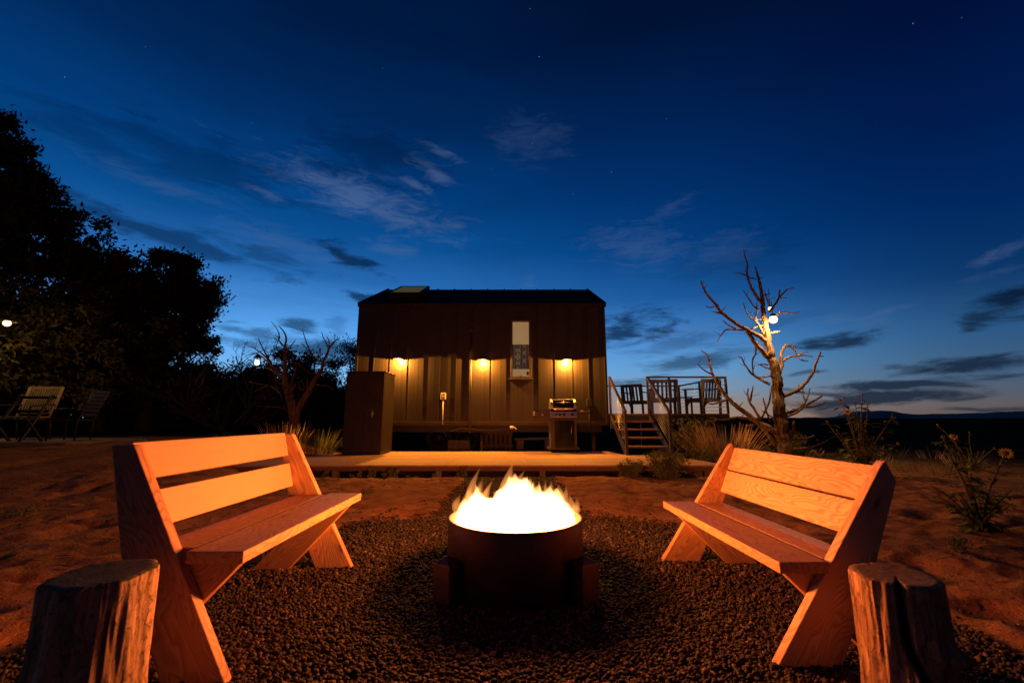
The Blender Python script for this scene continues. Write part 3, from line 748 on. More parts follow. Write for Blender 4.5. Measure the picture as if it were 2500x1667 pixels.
# ------------------------------------------------------------------ stairs, porch and cable railings
PZ = 1.01; PY0, PY1 = 10.42, 13.4; PX0, PX1 = 2.345, 5.24
SX0, SX1 = 2.38, 3.30
def build_porch():
    r = thing('porch', 'raised wooden porch platform on steel legs beside the tiny house', 'porch', (0, 0, 0))
    n = 20; w = (PY1-PY0)/n
    for i in range(n):
        MB().box((0, 0, 0), (PX1-PX0, w-.007, .034)).build('plank', M_TREAD, r, bevel=.003, mw=Matrix.Translation(((PX0+PX1)/2, PY0+(i+.5)*w, PZ-.017)))
    for (y) in (PY0+.03, PY1-.03): bx('beam', M_BRONZE, r, (PX0, y-.03, PZ-.17), (PX1, y+.03, PZ-.035))
    for (x) in (PX0+.03, PX1-.03, (PX0+PX1)/2): bx('joist', M_BRONZE, r, (x-.03, PY0+.06, PZ-.165), (x+.03, PY1-.06, PZ-.035))
    for (x, y) in ((3.95, PY0+.22), (4.98, PY0+.22), (3.95, PY1-.2), (4.98, PY1-.2), (2.5, PY1-.2)):
        g = gzf(x, y); bx('leg', M_BLACK, r, (x-.045, y-.045, g-.05), (x+.045, y+.045, PZ-.165))
    # railing
    rl = thing('porch_railing', 'dark steel cable railing round the raised porch', 'railing', (0, 0, PZ))
    RH = .875
    posts = [(SX1, PY0), (3.83, PY0), (PX1-.03, PY0), (PX1-.03, 11.9), (PX1-.03, PY1-.03), (3.73, PY1-.03), (PX0+.05, PY1-.03)]
    for (x, y) in posts: bx('post', M_BRONZE, rl, (x-.024, y-.024, 0), (x+.024, y+.024, RH-.02), .003)
    runs = [((SX1-.02, PY0), (PX1-.01, PY0)), ((PX1-.03, PY0+.03), (PX1-.03, PY1-.06)), ((PX0+.03, PY1-.03), (PX1-.01, PY1-.03))]
    for (a, b) in runs:
        MB().bar((*a, RH), (*b, RH), .055, .04).build('top_rail', M_BRONZE, rl, bevel=.003)
        for k in range(9):
            z = .07 + k*.088
            MB().tube([(*a, z), (*b, z)], .0035, 6).build('cable', M_CABLE, rl, True)
    # stairs
    st = thing('stairs', 'open wooden steps climbing from the low deck to the porch', 'stairs', (0, 0, DZ))
    rise = (PZ-DZ)/5; run = .262; Y0 = 9.10
    for i in range(1, 5):
        y = Y0 + run*(i-.5); z = rise*i
        for k in (0, 1):
            MB().box((0, 0, 0), (SX1-SX0-.03, .128, .036)).build('tread', M_TREAD, st, bevel=.003, mw=Matrix.Translation(((SX0+SX1)/2, y+.066+k*.134, z-.018)))
    top = (PY0-.01, PZ-DZ-.10)
    for x in (SX0, SX1):
        MB().prism([(Y0-.02, 0), (Y0+.16, 0), (top[0], top[1]-.04), (top[0], top[1]+.08), (Y0+.0, .10)], -.012, .012, lambda v: Vector((x+v.z, v.x, v.y))).build('stringer', M_BRONZE, st)
    for (x, lab) in ((SX0, 'sloping steel cable handrail of the steps on the tiny house side'), (SX1, 'sloping steel cable handrail of the steps on the dead tree side')):
        h = thing('stair_railing', lab, 'railing', (x, 0, DZ), group='handrails of the steps')
        zt = PZ-DZ+RH; zb = PZ-DZ+.02
        bx('post', M_BRONZE, h, (-.026, Y0-.03, 0), (.026, Y0+.03, zb), .003)
        if x == SX0: bx('post', M_BRONZE, h, (-.026, PY0-.025, .5), (.026, PY0+.025, zt), .003)
        MB().bar((0, Y0-.03, zb), (0, PY0, zt), .06, .04).build('hand_rail', M_BRONZE, h, bevel=.003)
        for k in range(8):
            dz = .085*(k+1)
            a = Vector((0, Y0, zb-dz)); b = Vector((0, PY0-.02, zt-dz))
            if a.z < .04: 
                t = (.05-a.z)/(b.z-a.z); a = a.lerp(b, t)
            MB().tube([a, b], .004, 6).build('cable', M_CABLE, h, True)
build_porch()

# ------------------------------------------------------------------ porch armchairs
def make_armchair(loc, rz, label):
    r = thing('slatted_armchair', label, 'chair', loc, rz, 'slatted armchairs on the porch')
    w, hs = .31, .40   # faces +Y
    for s in (-1, 1):
        bx('leg', M_CHAIR, r, (s*w-.025, .22, 0), (s*w+.025, .27, .62), .003)
        MB().bar((s*w, -.27, 0), (s*w, -.33, .86), .05, .05).build('leg', M_CHAIR, r)
        bx('arm', M_CHAIR, r, (s*w-.05, -.32, .62), (s*w+.05, .33, .645), .004)
        bx('seat_rail', M_CHAIR, r, (s*w-.02, -.26, hs-.09), (s*w+.02, .22, hs-.02))
        MB().prism([(.22, hs-.09), (.10, hs-.09), (.22, hs-.22)], -.012, .012, lambda v: Vector((s*w+v.z, v.x, v.y))).build('bracket', M_CHAIR, r)
    for k in range(6): bx('seat_slat', M_CHAIR, r, (-w+.0, -.24+k*.083, hs-.02), (w, -.24+k*.083+.07, hs), .003)
    for k in range(6):
        x = -w+.055+k*(2*w-.11)/5
        MB().bar((x, -.265, hs-.02), (x, -.335, .80), .055, .018).build('back_slat', M_CHAIR, r)
    MB().bar((-w-.02, -.337, .825), (w+.02, -.337, .825), .03, .09).build('top_rail', M_CHAIR, r, bevel=.004)
    bx('front_rail', M_CHAIR, r, (-w, .225, hs-.10), (w, .25, hs-.02)); bx('back_rail', M_CHAIR, r, (-w, -.29, hs-.09), (w, -.265, hs-.02))
    return r
ch = make_armchair((at(1716, 1000, Y=11.25).x, 11.25, PZ), rad(24), 'slatted wooden armchair on the porch nearest the corner post')
copy_tree(ch, (at(1622, 1000, Y=11.3).x, 11.3, PZ), rad(-14), 'slatted wooden armchair in the middle of the porch')
copy_tree(ch, (at(1556, 1000, Y=12.85).x, 12.85, PZ), rad(-42), 'slatted wooden armchair against the back railing of the porch')
# low side table between the chairs
tb = thing('side_table', 'small dark slatted side table between the porch armchairs', 'table', (at(1668, 1000, Y=11.5).x, 11.5, PZ))
for k in range(4): bx('slat', M_CHAIR, tb, (-.2, -.19+k*.097, .42), (.2, -.19+k*.097+.085, .44))
for sx in (-1, 1):
    for sy in (-1, 1): bx('leg', M_CHAIR, tb, (sx*.17-.02, sy*.15-.02, 0), (sx*.17+.02, sy*.15+.02, .42))

# ------------------------------------------------------------------ gas grill
def build_grill():
    Y = 9.72; p = at(1378, 1105, Y=Y); x = p.x
    r = thing('gas_grill', 'stainless steel gas grill with black lid on the deck', 'grill', (x, Y, DZ))
    S = M_STAIN; G = simple('grill_paint', (.09, .072, .052), .5, .3, .1, 10, .05); w = .292; d = .5
    cab = bx('cabinet', G, r, (-w, .01, .09), (w, d, .73), .006)
    dr = bx('door', M_BLACKEN, r, (-w+.085, -.012, .12), (w-.06, .008, .70), .006)
    MB().tube([(w-.13, -.045, .40), (w-.13, -.045, .62)], .009, 8).build('door_handle', S, dr, True)
    for zz in (.41, .61): MB().box((w-.13, -.028, zz), (.012, .035, .012)).build('handle_stub', S, dr)
    bx('base_frame', G, r, (-w-.05, -.03, .065), (w+.05, d+.02, .105), .006)
    for sx in (-1, 1):
        for sy in (0, 1):
            cx, cy = sx*(w-.02), .03 + sy*(d-.08)
            c = MB().tube([(cx-.014, cy, .034), (cx+.014, cy, .034)], .034, 16).build('caster', M_RUBBER, r, True)
            MB().box((cx, cy, .058), (.045, .03, .02)).build('caster_fork', M_BLACK, c)
    cp = MB().prism([(-.045, .765), (-.02, .90), (d-.02, .90), (d-.02, .765)], -w, w, lambda v: Vector((v.z, v.x, v.y))).build('control_panel', S, r, bevel=.006)
    for kx in (-.185, -.09, .005, .19):
        MB().lathe([(.032, 0), (.032, .008), (.022, .012), (.019, .032), (.0, .032)], 20, (0, 0, 0)).build('knob', M_PLASTIC, cp, True, mw=Matrix.Translation((kx, -.036, .83)) @ Matrix.Rotation(rad(90-10), 4, 'X'))
    bx('drip_rail', M_BLACK, r, (-w+.02, -.02, .735), (w-.02, .03, .762))
    bx('firebox', M_BLACKEN, r, (-w+.01, .02, .902), (w-.01, d-.04, .96), .006)
    # lid: swept profile, rounded front
    prof = [(0, .955), (-.015, .975), (-.012, 1.03), (.02, 1.10), (.09, 1.155), (.20, 1.18), (.33, 1.165), (.43, 1.10), (.46, 1.0), (.46, .955)]
    MB().prism(prof, -w+.055, w-.055, lambda v: Vector((v.z, v.x, v.y))).build('lid', M_BLACKEN, r)
    pe = [(y-.012 if y < .2 else y+.012, z+(.008 if z > 1 else 0)) for y, z in prof]
    for s in (-1, 1):
        a, b = (w-.0555, w) if s > 0 else (-w, -w+.0555)
        MB().prism(pe, a, b, lambda v: Vector((v.z, v.x, v.y))).build('lid_end_cap', S, r, bevel=.008)
    MB().bar((-w+.05, .082, 1.163), (w-.05, .082, 1.163), .05, .018).build('lid_trim', S, r, bevel=.004)
    MB().bar((-w+.05, -.019, .968), (w-.05, -.019, .968), .012, .024).build('lid_trim', S, r, bevel=.003)
    MB().tube([(-w+.07, -.055, .945), (w-.07, -.055, .945)], .013, 10).build('lid_handle', S, r, True)
    for s in (-1, 1): MB().bar((s*(w-.09), -.055, .945), (s*(w-.09), -.0, .97), .02, .015).build('handle_bracket', M_BLACK, r)
    th = MB().lathe([(.032, 0), (.032, .008), (.026, .012), (0, .012)], 24).build('thermometer', S, r, True, mw=Matrix.Translation((.0, .008, 1.09)) @ Matrix.Rotation(rad(62), 4, 'X'))
    MB().lathe([(.023, .0121), (.023, .0135), (0, .0135)], 20).build('dial', M_WHITEP, th)
    MB().box((0, 0, 0), (.11, .03, .003)).build('name_plate', M_BRONZE, r, mw=Matrix.Translation((-.19, -.0125, 1.012)) @ Matrix.Rotation(rad(86), 4, 'X'))
    m2 = simple('painted_shelf', (.07, .05, .035), .45, .2, .1, 8, .05)
    lf = bx('side_shelf', m2, r, (-w-.36, .02, .83), (-w-.003, d-.06, .895), .008)
    bx('shelf_end', S, lf, (-w-.372, .01, .815), (-w-.357, d-.05, .90), .003)
    MB().lathe([(.024, 0), (.02, .02), (0, .02)], 18).build('knob', S, lf, True, mw=Matrix.Translation((-w-.18, .021, .825)) @ Matrix.Rotation(rad(90), 4, 'X'))
    bx('side_panel', m2, lf, (-w-.355, .06, .70), (-w-.003, .075, .83))
    bx('side_shelf', m2, r, (w+.003, .02, .83), (w+.30, d-.06, .895), .008)
    t = MB().tube([(0, 0, .012), (.06, .01, .013), (.11, -.01, .012)], [.012, .014, .006], 10).build('lighter', M_RED, None, True)
    t.location = (x+w+.10, Y+.1, DZ+.898); setp(t, 'small red lighter lying on the side shelf of the grill', 'lighter')
build_grill()

# pair of cart wheels behind the deck edge
wp = at(1655, 1112, Y=8.95)
ww = thing('cart_wheels', 'pair of small dark wheels on an axle by the foot of the steps', 'wheels', (3.42, 8.95, gzf(3.42, 8.95)))
for k, xx in enumerate((0, .11)):
    vs = []; n = 24
    for (rr, t) in [(.05, -.02), (.085, -.03), (.105, -.015), (.105, .015), (.085, .03), (.05, .02)]:
        for q in range(n): vs.append((xx+rr*math.cos(2*PI*q/n), t+k*.05, .22+rr*math.sin(2*PI*q/n)))
    ty = MB().add(vs, [(a*n+q, a*n+(q+1) % n, ((a+1) % 6)*n+(q+1) % n, ((a+1) % 6)*n+q) for a in range(6) for q in range(n)]).build('tyre', M_RUBBER, ww, True)
    MB().tube([(xx, -.022+k*.05, .22), (xx, .022+k*.05, .22)], .052, 16).build('rim', M_WHITEP, ww, True)
MB().tube([(0, .0, .22), (.11, .05, .22), (.3, .1, .12)], .014, 8).build('axle', M_BLACK, ww, True)
MB().box((.06, .03, .06), (.08, .08, .22)).build('stand', M_BLACK, ww)

# ------------------------------------------------------------------ trees
M_BARK = None
def bark(name, c1, c2, sc=(18, 18, 2.2)):
    m, n, b = principled(name)
    tc = n.new('ShaderNodeTexCoord').outputs['Object']
    nz = n.noise(n.mapping(tc, sc=sc), 1.0, 6, .65, .8); n2 = n.noise(tc, 5, 4, .6)
    c = n.mix(n.sstep(nz, .32, .66), c1, c2); c = n.mix(n.math('MULTIPLY', n.sstep(n2, .5, .75), .45), c, tuple(q*.5 for q in c1[:3])+(1,))
    n.put(b, 'Base Color', c); b.inputs['Roughness'].default_value = .85; b.inputs['Specular IOR Level'].default_value = .2
    bump(n, b, nz, .9, .03); return m
M_DEAD = bark('dead_wood', (.05, .028, .015, 1), (.30, .18, .09, 1), (26, 26, 1.6))
M_DEAD2 = bark('dead_wood_brown', (.10, .055, .032, 1), (.27, .155, .09, 1))
M_BARKD = bark('dark_bark', (.05, .035, .025, 1), (.12, .085, .06, 1))
def catmull(pts, sub=4):
    P = [Vector(p) for p in pts]; out = []
    for i in range(len(P)-1):
        p0, p1, p2, p3 = P[max(i-1, 0)], P[i], P[i+1], P[min(i+2, len(P)-1)]
        for k in range(sub):
            t = k/sub
            out.append(.5*((2*p1) + (p2-p0)*t + (2*p0-5*p1+4*p2-p3)*t*t + (3*p1-p0-3*p2+p3)*t*t*t))
    out.append(P[-1]); return out
def dead_tree(name, label, trunk, tw, branches, zx, zy, zs, Y, mat, seed, extra_trunks=()):
    g = random.Random(seed); px = lambda x, y: (zx + x/zs, zy + y/zs)
    base = at(*px(*trunk[0]), Y=Y); gb = gzf(base.x, Y)
    root = thing(name, label, 'tree', (base.x, Y, gb))
    o = Vector((base.x, Y, gb)); mpp = Y/FPX/zs
    def conv(pts, y0, y1):
        out = []; k = len(pts)-1
        for i, (x, y) in enumerate(pts):
            t = i/max(k, 1); dy = y0 + (y1-y0)*t**.8
            q = at(*px(x, y), Y=Y+dy); out.append(q-o)
        return out
    def tubeof(pts3, w0, ws, n, nm, sub=4, wob=.06, parent=root, flute=0.0):
        P = catmull(pts3, sub); k = len(P)
        R = [max(.004, np.interp(i/(k-1), np.linspace(0, 1, len(ws)), ws))*mpp for i in range(k)]
        for i in range(1, k-1): P[i] = P[i] + Vector((g.uniform(-1, 1), g.uniform(-1, 1), g.uniform(-1, 1)))*R[i]*.22
        return MB().tube(P, R, n, True, wob, flute).build(nm, mat, parent, True)
    T = conv(trunk, 0, 0); T.insert(0, Vector((T[0].x+.0, 0, -.25))); ws = [tw[0]*1.25] + list(tw)
    tubeof(T, 0, ws, 36, 'trunk', 6, .03, flute=.07)
    for (tp, w) in extra_trunks: tubeof(conv(tp, 0, .25), 0, w, 30, 'trunk', 6, .03, flute=.07)
    for (pts, w0, w1) in branches:
        L = sum(math.hypot(pts[i+1][0]-pts[i][0], pts[i+1][1]-pts[i][1]) for i in range(len(pts)-1))*mpp
        dy = g.choice((-1, 1))*L*g.uniform(.15, .5)
        b = tubeof(conv(pts, 0, dy), 0, [w0, (w0*.62+w1*.38), (w0+w1*2)/3, w1], 8, 'branch', 4, .08)
        # short broken twigs along the branch, joined to it
        if L > .35:
            tw_ = MB(); P = conv(pts, 0, dy)
            for k in range(int(L*3.2)):
                i = g.randrange(len(P)-1); q = P[i].lerp(P[i+1], g.random())
                d = Vector((g.uniform(-1, 1), g.uniform(-1, 1), g.uniform(-.2, 1))).normalized(); l = g.uniform(.06, .2)
                r0 = (w0*.3+w1*.7)*mpp*.55
                tw_.tube([q, q+d*l*.55+Vector((0, 0, .01)), q+d*l+Vector((g.uniform(-.03, .03), 0, .03))], [r0, r0*.7, .003], 5)
            if tw_.v: tw_.build('twigs', mat, b, True)['kind'] = 'stuff'
    return root
DT_TR = [(765,1560),(740,1430),(728,1300),(715,1150),(700,1000),(680,880),(652,770),(630,650),(612,540),(600,440),(590,340),(575,260),(560,210),(545,150)]
DT_TW = [50,45,40,36,33,30,27,22,17,14,11,9,7,4]
DT_BR = [([(620,690),(560,645),(480,600),(380,545),(300,480),(250,415),(200,355),(170,305),(150,255)],17,4),([(250,440),(215,447),(185,433)],6,3),([(165,290),(168,250)],4,2),
 ([(480,605),(420,606),(340,605),(310,630),(270,690)],9,3),([(410,600),(350,572),(310,540)],7,3),([(300,490),(250,478)],7,4),
 ([(632,805),(560,725),(510,650),(480,600)],17,12),([(548,720),(545,780),(523,832),(530,930)],7,5),
 ([(592,415),(540,350),(510,290),(487,220),(486,130),(470,80),(460,25)],12,3),([(480,215),(440,200),(400,194)],6,3),([(495,226),(555,246)],5,4),([(568,240),(605,228)],5,2),
 ([(572,466),(530,430),(490,370),(458,322)],7,3),([(602,640),(560,560),(540,540),(490,495),(460,415)],10,3),([(545,538),(556,470),(555,410)],7,3),([(550,532),(590,530)],5,4),
 ([(648,475),(690,420),(720,375),(770,320),(825,304)],11,3),([(715,372),(720,315)],7,4),([(730,376),(772,378)],5,2),([(650,440),(628,380),(610,325)],7,3),([(600,362),(655,345)],6,3),
 ([(630,545),(700,502),(740,480),(800,490),(860,480)],9,3),([(648,632),(690,625),(725,618)],8,5),([(640,582),(580,576),(540,590),(500,610)],6,5),
 ([(712,935),(735,860),(730,790),(752,730),(790,720),(830,760),(842,792)],14,5),([(712,885),(706,832),(690,824)],11,6),([(745,832),(790,802),(850,795),(900,790),(960,801)],9,3),([(850,796),(890,771),(930,768)],6,2),([(850,800),(880,826),(930,832)],7,3),
 ([(750,1085),(830,1050),(900,1000),(960,920),(985,840),(1017,765)],15,5),([(970,910),(1006,912)],6,3),([(990,840),(1003,800),(1036,798)],6,3),
 ([(752,1218),(830,1190),(890,1160),(950,1130),(1026,1084)],14,6),([(890,1163),(970,1160),(1056,1125)],9,4),([(892,1150),(920,1100),(940,1030)],7,3),([(912,1120),(890,1080),(890,1015)],7,3),([(765,1232),(840,1205),(890,1170)],9,7),([(770,1080),(840,1055),(900,1058)],7,5),
 ([(650,1002),(580,965),(520,925),(470,860),(445,810),(410,790)],11,3),([(645,886),(600,872),(552,838)],7,3),([(650,938),(590,950),(560,945)],7,4),([(640,860),(590,855),(560,862)],6,3),
 ([(695,1345),(600,1292),(500,1230),(400,1150),(330,1080),(270,990),(236,930),(216,850),(200,790),(150,756)],22,4),([(236,930),(180,900),(125,855)],7,3),
 ([(350,1106),(290,1130),(220,1142),(170,1100)],8,3),([(705,1445),(640,1370),(570,1290),(500,1250),(400,1240),(330,1255),(245,1256)],18,4),
 ([(585,1262),(540,1180),(503,1130),(490,1080),(492,1030)],10,4),([(505,1122),(520,1060),(529,1010)],9,3),([(588,1245),(640,1140),(656,1058)],8,4),([(652,1272),(620,1180),(600,1095)],7,3),
 ([(770,1440),(800,1390),(820,1320),(825,1268)],14,9),([(790,1402),(890,1396),(972,1370)],9,4),([(780,1470),(900,1462),(990,1440),(1072,1400)],10,4),([(900,1590),(960,1480),(1002,1520),(1046,1480)],9,6),([(690,1250),(590,1190)],6,3),([(480,1300),(560,1290)],7,4),([(700,1420),(640,1440),(600,1500)],12,5)]
dead_tree('dead_tree', 'bare dead juniper lit by hanging lamps beside the porch', DT_TR, DT_TW, DT_BR, 1660, 600, 2.959, 9.6, M_DEAD, 4)
D2_TR = [(1140,1740),(1115,1560),(1085,1400),(1045,1300),(1022,1180),(1020,1050),(1025,900),(1020,780),(1036,700),(1030,620),(990,550),(945,500)]
D2_TW = [58,50,45,38,30,23,19,15,12,10,7,4]
D2_BR = [([(1580,790),(1540,700),(1510,640),(1490,570)],11,3),([(1590,775),(1582,680),(1550,630)],9,4),([(1660,700),(1656,620)],6,3),([(1656,640),(1672,612)],4,2),
 ([(1425,925),(1370,870),(1300,720),(1262,600),(1245,545)],12,3),([(1380,872),(1300,790),(1230,720)],9,3),([(1500,965),(1450,870),(1430,842)],8,4),([(1508,965),(1420,922)],9,8),([(1470,880),(1480,780)],8,4),
 ([(1015,765),(950,692),(880,665)],10,3),([(955,660),(940,580),(912,522),(850,445)],9,3),([(930,640),(892,612)],6,3),([(1025,840),(1080,772),(1160,680)],12,4),([(985,745),(950,690),(945,640)],9,8),
 ([(985,1155),(900,1050),(830,950),(770,840),(720,740),(680,660)],18,5),([(965,1125),(880,1020),(780,900),(700,832),(620,772),(560,760)],15,4),([(830,985),(700,872),(620,850),(520,892)],12,4),
 ([(985,905),(940,840),(920,785)],9,4),([(880,935),(880,850),(840,790)],8,3),([(955,1135),(850,1062),(780,1032),(705,988)],10,4),([(1060,890),(1110,850)],7,4),([(810,900),(815,850)],6,3),
 ([(965,1372),(880,1290),(790,1256),(640,1232),(528,1200)],13,4),([(792,1268),(700,1302),(630,1342)],9,3),([(1095,1335),(1112,1200),(1160,1062),(1160,960)],12,4),([(1092,1342),(1160,1242)],15,9),
 ([(990,1242),(920,1212),(880,1130)],10,4),([(1060,972),(1150,970),(1240,1022),(1320,1090),(1380,1112)],8,4),([(1420,1250),(1530,1262),(1590,1280),(1700,1340)],10,3),([(1060,1570),(920,1532),(760,1530),(650,1520)],10,3),
 ([(1250,1330),(1210,1290),(1195,1210)],8,3),([(1240,1330),(1270,1280),(1230,1190)],7,3),([(1195,1225),(1250,1160)],6,3),([(1300,1290),(1315,1160)],10,4),([(1420,1140),(1430,1060)],9,4),([(1470,1110),(1550,1090)],12,5),([(980,1420),(950,1340),(860,1190)],9,3)]
D2_EX = [([(1150,1660),(1220,1500),(1290,1380),(1360,1270),(1420,1150),(1490,1060),(1510,960),(1560,860),(1590,780),(1660,700),(1727,648)], [44,40,36,31,25,20,17,14,11,8,4])]
dead_tree('dead_tree', 'forked leafless dead juniper standing left of the storage cabinet', D2_TR, D2_TW, D2_BR, 500, 700, 5.2275, 11.2, M_DEAD2, 9, D2_EX)

# living junipers and pines
def foliage_mat(name, c):
    m, n, b = principled(name)
    tc = n.new('ShaderNodeTexCoord').outputs['Object']
    nz = n.noise(tc, 2.2, 4, .6); nf = n.noise(tc, 30, 3, .6)
    col = n.mix(n.sstep(nz, .35, .65), tuple(q*.6 for q in c)+(1,), tuple(q*1.3 for q in c)+(1,)); col = n.mix(n.math('MULTIPLY', nf, .4), col, (c[0]*1.3, c[1]*.9, c[2]*.7, 1))
    n.put(b, 'Base Color', col); b.inputs['Roughness'].default_value = .8; b.inputs['Specular IOR Level'].default_value = .15
    return m
M_JUN = foliage_mat('juniper_foliage', (.030, .030, .013))
M_PINE = foliage_mat('pinyon_foliage', (.028, .032, .015))
def sprays(g, C, n_per, spread, L, W, up=.25, outc=None):
    """clumps of small blade-shaped triangles round the centres C"""
    k = len(C); N = k*n_per
    P = np.repeat(C, n_per, 0) + g.normal(0, 1, (N, 3))*np.repeat(spread, n_per)[:, None]*np.array([1, 1, .75])
    d = g.normal(0, 1, (N, 3)); d[:, 2] += up
    if outc is not None: d += (P-outc)*.35
    d /= np.linalg.norm(d, axis=1)[:, None]
    s = np.cross(d, g.normal(0, 1, (N, 3))); s /= np.linalg.norm(s, axis=1)[:, None]+1e-9
    l = g.uniform(.6, 1.3, N)[:, None]*L; w = g.uniform(.7, 1.2, N)[:, None]*W
    V = np.stack([P-s*w+d*l*.25, P-d*l*.1, P+s*w+d*l*.25, P+d*l], 1).reshape(-1, 3)
    i = np.arange(N)*4; F = np.stack([i, i+1, i+2, i+3], 1)
    return V, F
def leafy_tree(name, label, base, prof, clumps, per, mat, seed, lean=(0, 0), leafL=.11, leafW=.02, spread=(.16, .34), group=None, bough=8):
    """prof: (height, radius) pairs up the crown"""
    g = np.random.default_rng(seed); gb = gzf(base[0], base[1])
    root = thing(name, label, 'tree', (base[0], base[1], gb), group=group)
    zs = np.array([p[0] for p in prof]); rs = np.array([p[1] for p in prof])
    zz = np.linspace(zs[0], zs[-1], 400); pr = np.interp(zz, zs, rs)+.05; cdf = np.cumsum(pr**1.15); cdf /= cdf[-1]
    nb = max(10, clumps//bough)          # boughs, each a handful of clumps
    z = np.interp(g.random(nb), cdf, zz); r = np.interp(z, zs, rs); a = g.uniform(0, 2*PI, nb)
    q = r*(.62 + .62*fbm(a*1.9, z*1.5, 3, seed))*g.uniform(.35, 1, nb)**.6
    B = np.stack([q*np.cos(a), q*np.sin(a), z], 1)
    k = g.integers(0, nb, clumps); sz = (.10 + .22*np.interp(z, zs, rs))[k]*.62
    d = g.normal(0, 1, (clumps, 3))*sz[:, None]*np.array([1, 1, .62])
    C = B[k] + d + np.stack([np.cos(a), np.sin(a), .35 + 0*a], 1)[k]*np.abs(g.normal(0, .3, clumps))[:, None]*sz[:, None]
    C[:, 2] = np.maximum(C[:, 2], .25); C[:, 0] += lean[0]*C[:, 2]; C[:, 1] += lean[1]*C[:, 2]
    V, F = sprays(g, C, per, g.uniform(*spread, clumps), leafL, leafW, .3, np.array([0, 0, zs.mean()]))
    link('crown', mesh_np('crown', V, F), mat, root)
    H = zs[-1]; tr = [(lean[0]*t*H + .08*math.sin(t*7+seed), lean[1]*t*H, t*H*.92-.15) for t in np.linspace(0, 1, 9)]
    MB().tube(tr, [max(.03, (.26*(1-t)**.9)*H/6) for t in np.linspace(0, 1, 9)], 10, True, .1).build('trunk', M_BARKD, root, True)
    limbs = MB(); rg = random.Random(seed)
    for i in rg.sample(range(clumps), min(clumps, 26)):
        c = Vector(C[i]); z0 = max(.25*H*rg.random()+.2, c.z*rg.uniform(.55, .85)); s = Vector((lean[0]*z0, lean[1]*z0, z0))
        limbs.tube([s, s.lerp(c, .5)+Vector((0, 0, -.12)), c], [.055*H/6, .035*H/6, .012], 6)
    limbs.build('limbs', M_BARKD, root, True)
    return root
def prof_px(u, Y, rows):
    out = []
    for (v, hw) in rows:
        p = at(u, v, Y=Y); q = at(u+hw, v, Y=Y); out.append((p.z, q.x-p.x))
    x = at(u, rows[0][0], Y=Y).x; g = gzf(x, Y)
    return x, [(z-g, r) for z, r in sorted(out)]
def tree_px(name, label, u, Y, rows, clumps, per, mat, seed, **k):
    # the trunk stands under the crown's middle
    xm = at(u, rows[len(rows)//2][0], Y=Y).x; g = gzf(xm, Y); pr = []
    for (v, hw) in rows:
        p = at(u, v, Y=Y); q = at(u+hw, v, Y=Y); pr.append((p.z-g, abs(q.x-p.x)))
    pr.sort(); return leafy_tree(name, label, (xm, Y), pr, clumps, per, mat, seed, **k)
# the tall juniper at the frame's left: X chosen from its right-hand outline
def tree_edge(name, label, xc, Y, edge, clumps, per, mat, seed, **k):
    g = gzf(xc, Y); pr = []
    for (u, v) in edge:
        p = at(u, v, Y=Y); pr.append((p.z-g, max(.15, p.x-xc)))
    pr.sort(); return leafy_tree(name, label, (xc, Y), pr, clumps, per, mat, seed, **k)
tree_edge('juniper_tree', 'tall dark juniper towering over the patio lamp', -14.3, 10.6, [(2,290),(30,330),(55,390),(90,450),(140,500),(150,560),(190,610),(215,670),(225,740),(225,820),(215,900),(200,960)], 1500, 95, M_JUN, 21, leafL=.14, leafW=.034, spread=(.07, .17), bough=4)
tree_px('juniper_tree', 'dark juniper in the middle of the tree row behind the patio', 278, 13.2, [(672,14),(690,40),(740,72),(800,100),(880,112),(960,100)], 560, 90, M_JUN, 22, leafL=.12, leafW=.034, spread=(.07, .17), bough=7)
tree_px('juniper_tree', 'broad rounded dark juniper at the end of the tree row', 396, 13.8, [(628,14),(636,42),(660,68),(705,86),(770,96),(830,100),(900,104),(970,96)], 760, 90, M_JUN, 23, leafL=.12, leafW=.034, spread=(.07, .17), bough=7)
tree_px('juniper_tree', 'low dark juniper in front of the tree row by the patio', 170, 14.5, [(700,60),(760,110),(860,150),(960,150),(1000,110)], 570, 80, M_JUN, 24, leafL=.12, leafW=.034, spread=(.07, .17), bough=7)
tree_px('pinyon_pine', 'small dark pinyon right behind the forked dead tree', 700, 17.5, [(868,20),(885,45),(915,62),(960,70),(1000,62)], 200, 60, M_PINE, 25, leafL=.12, leafW=.028, spread=(.10, .22))
tree_px('pinyon_pine', 'bushy dark pinyon with its top between the dead tree forks', 762, 18.5, [(862,16),(880,35),(915,55),(960,60),(1010,52)], 180, 56, M_PINE, 26, leafL=.12, leafW=.028, spread=(.10, .22))
tree_px('pinyon_pine', 'open branched pinyon peeking out beside the tiny house', 868, 15.5, [(838,14),(855,32),(880,42),(905,34),(940,44),(990,40),(1030,32)], 90, 60, M_PINE, 27, leafL=.11, leafW=.018, spread=(.12, .24))
tree_px('pinyon_pine', 'low dark pinyon under the leafless bush', 560, 16.5, [(905,60),(940,110),(980,130),(1020,110)], 240, 52, M_PINE, 28, leafL=.12, leafW=.022)
tree_px('pinyon_pine', 'low dark pinyon between the forked dead tree and the cabinet', 815, 19.5, [(930,30),(955,50),(990,62),(1020,55)], 150, 52, M_PINE, 29, leafL=.12, leafW=.022)

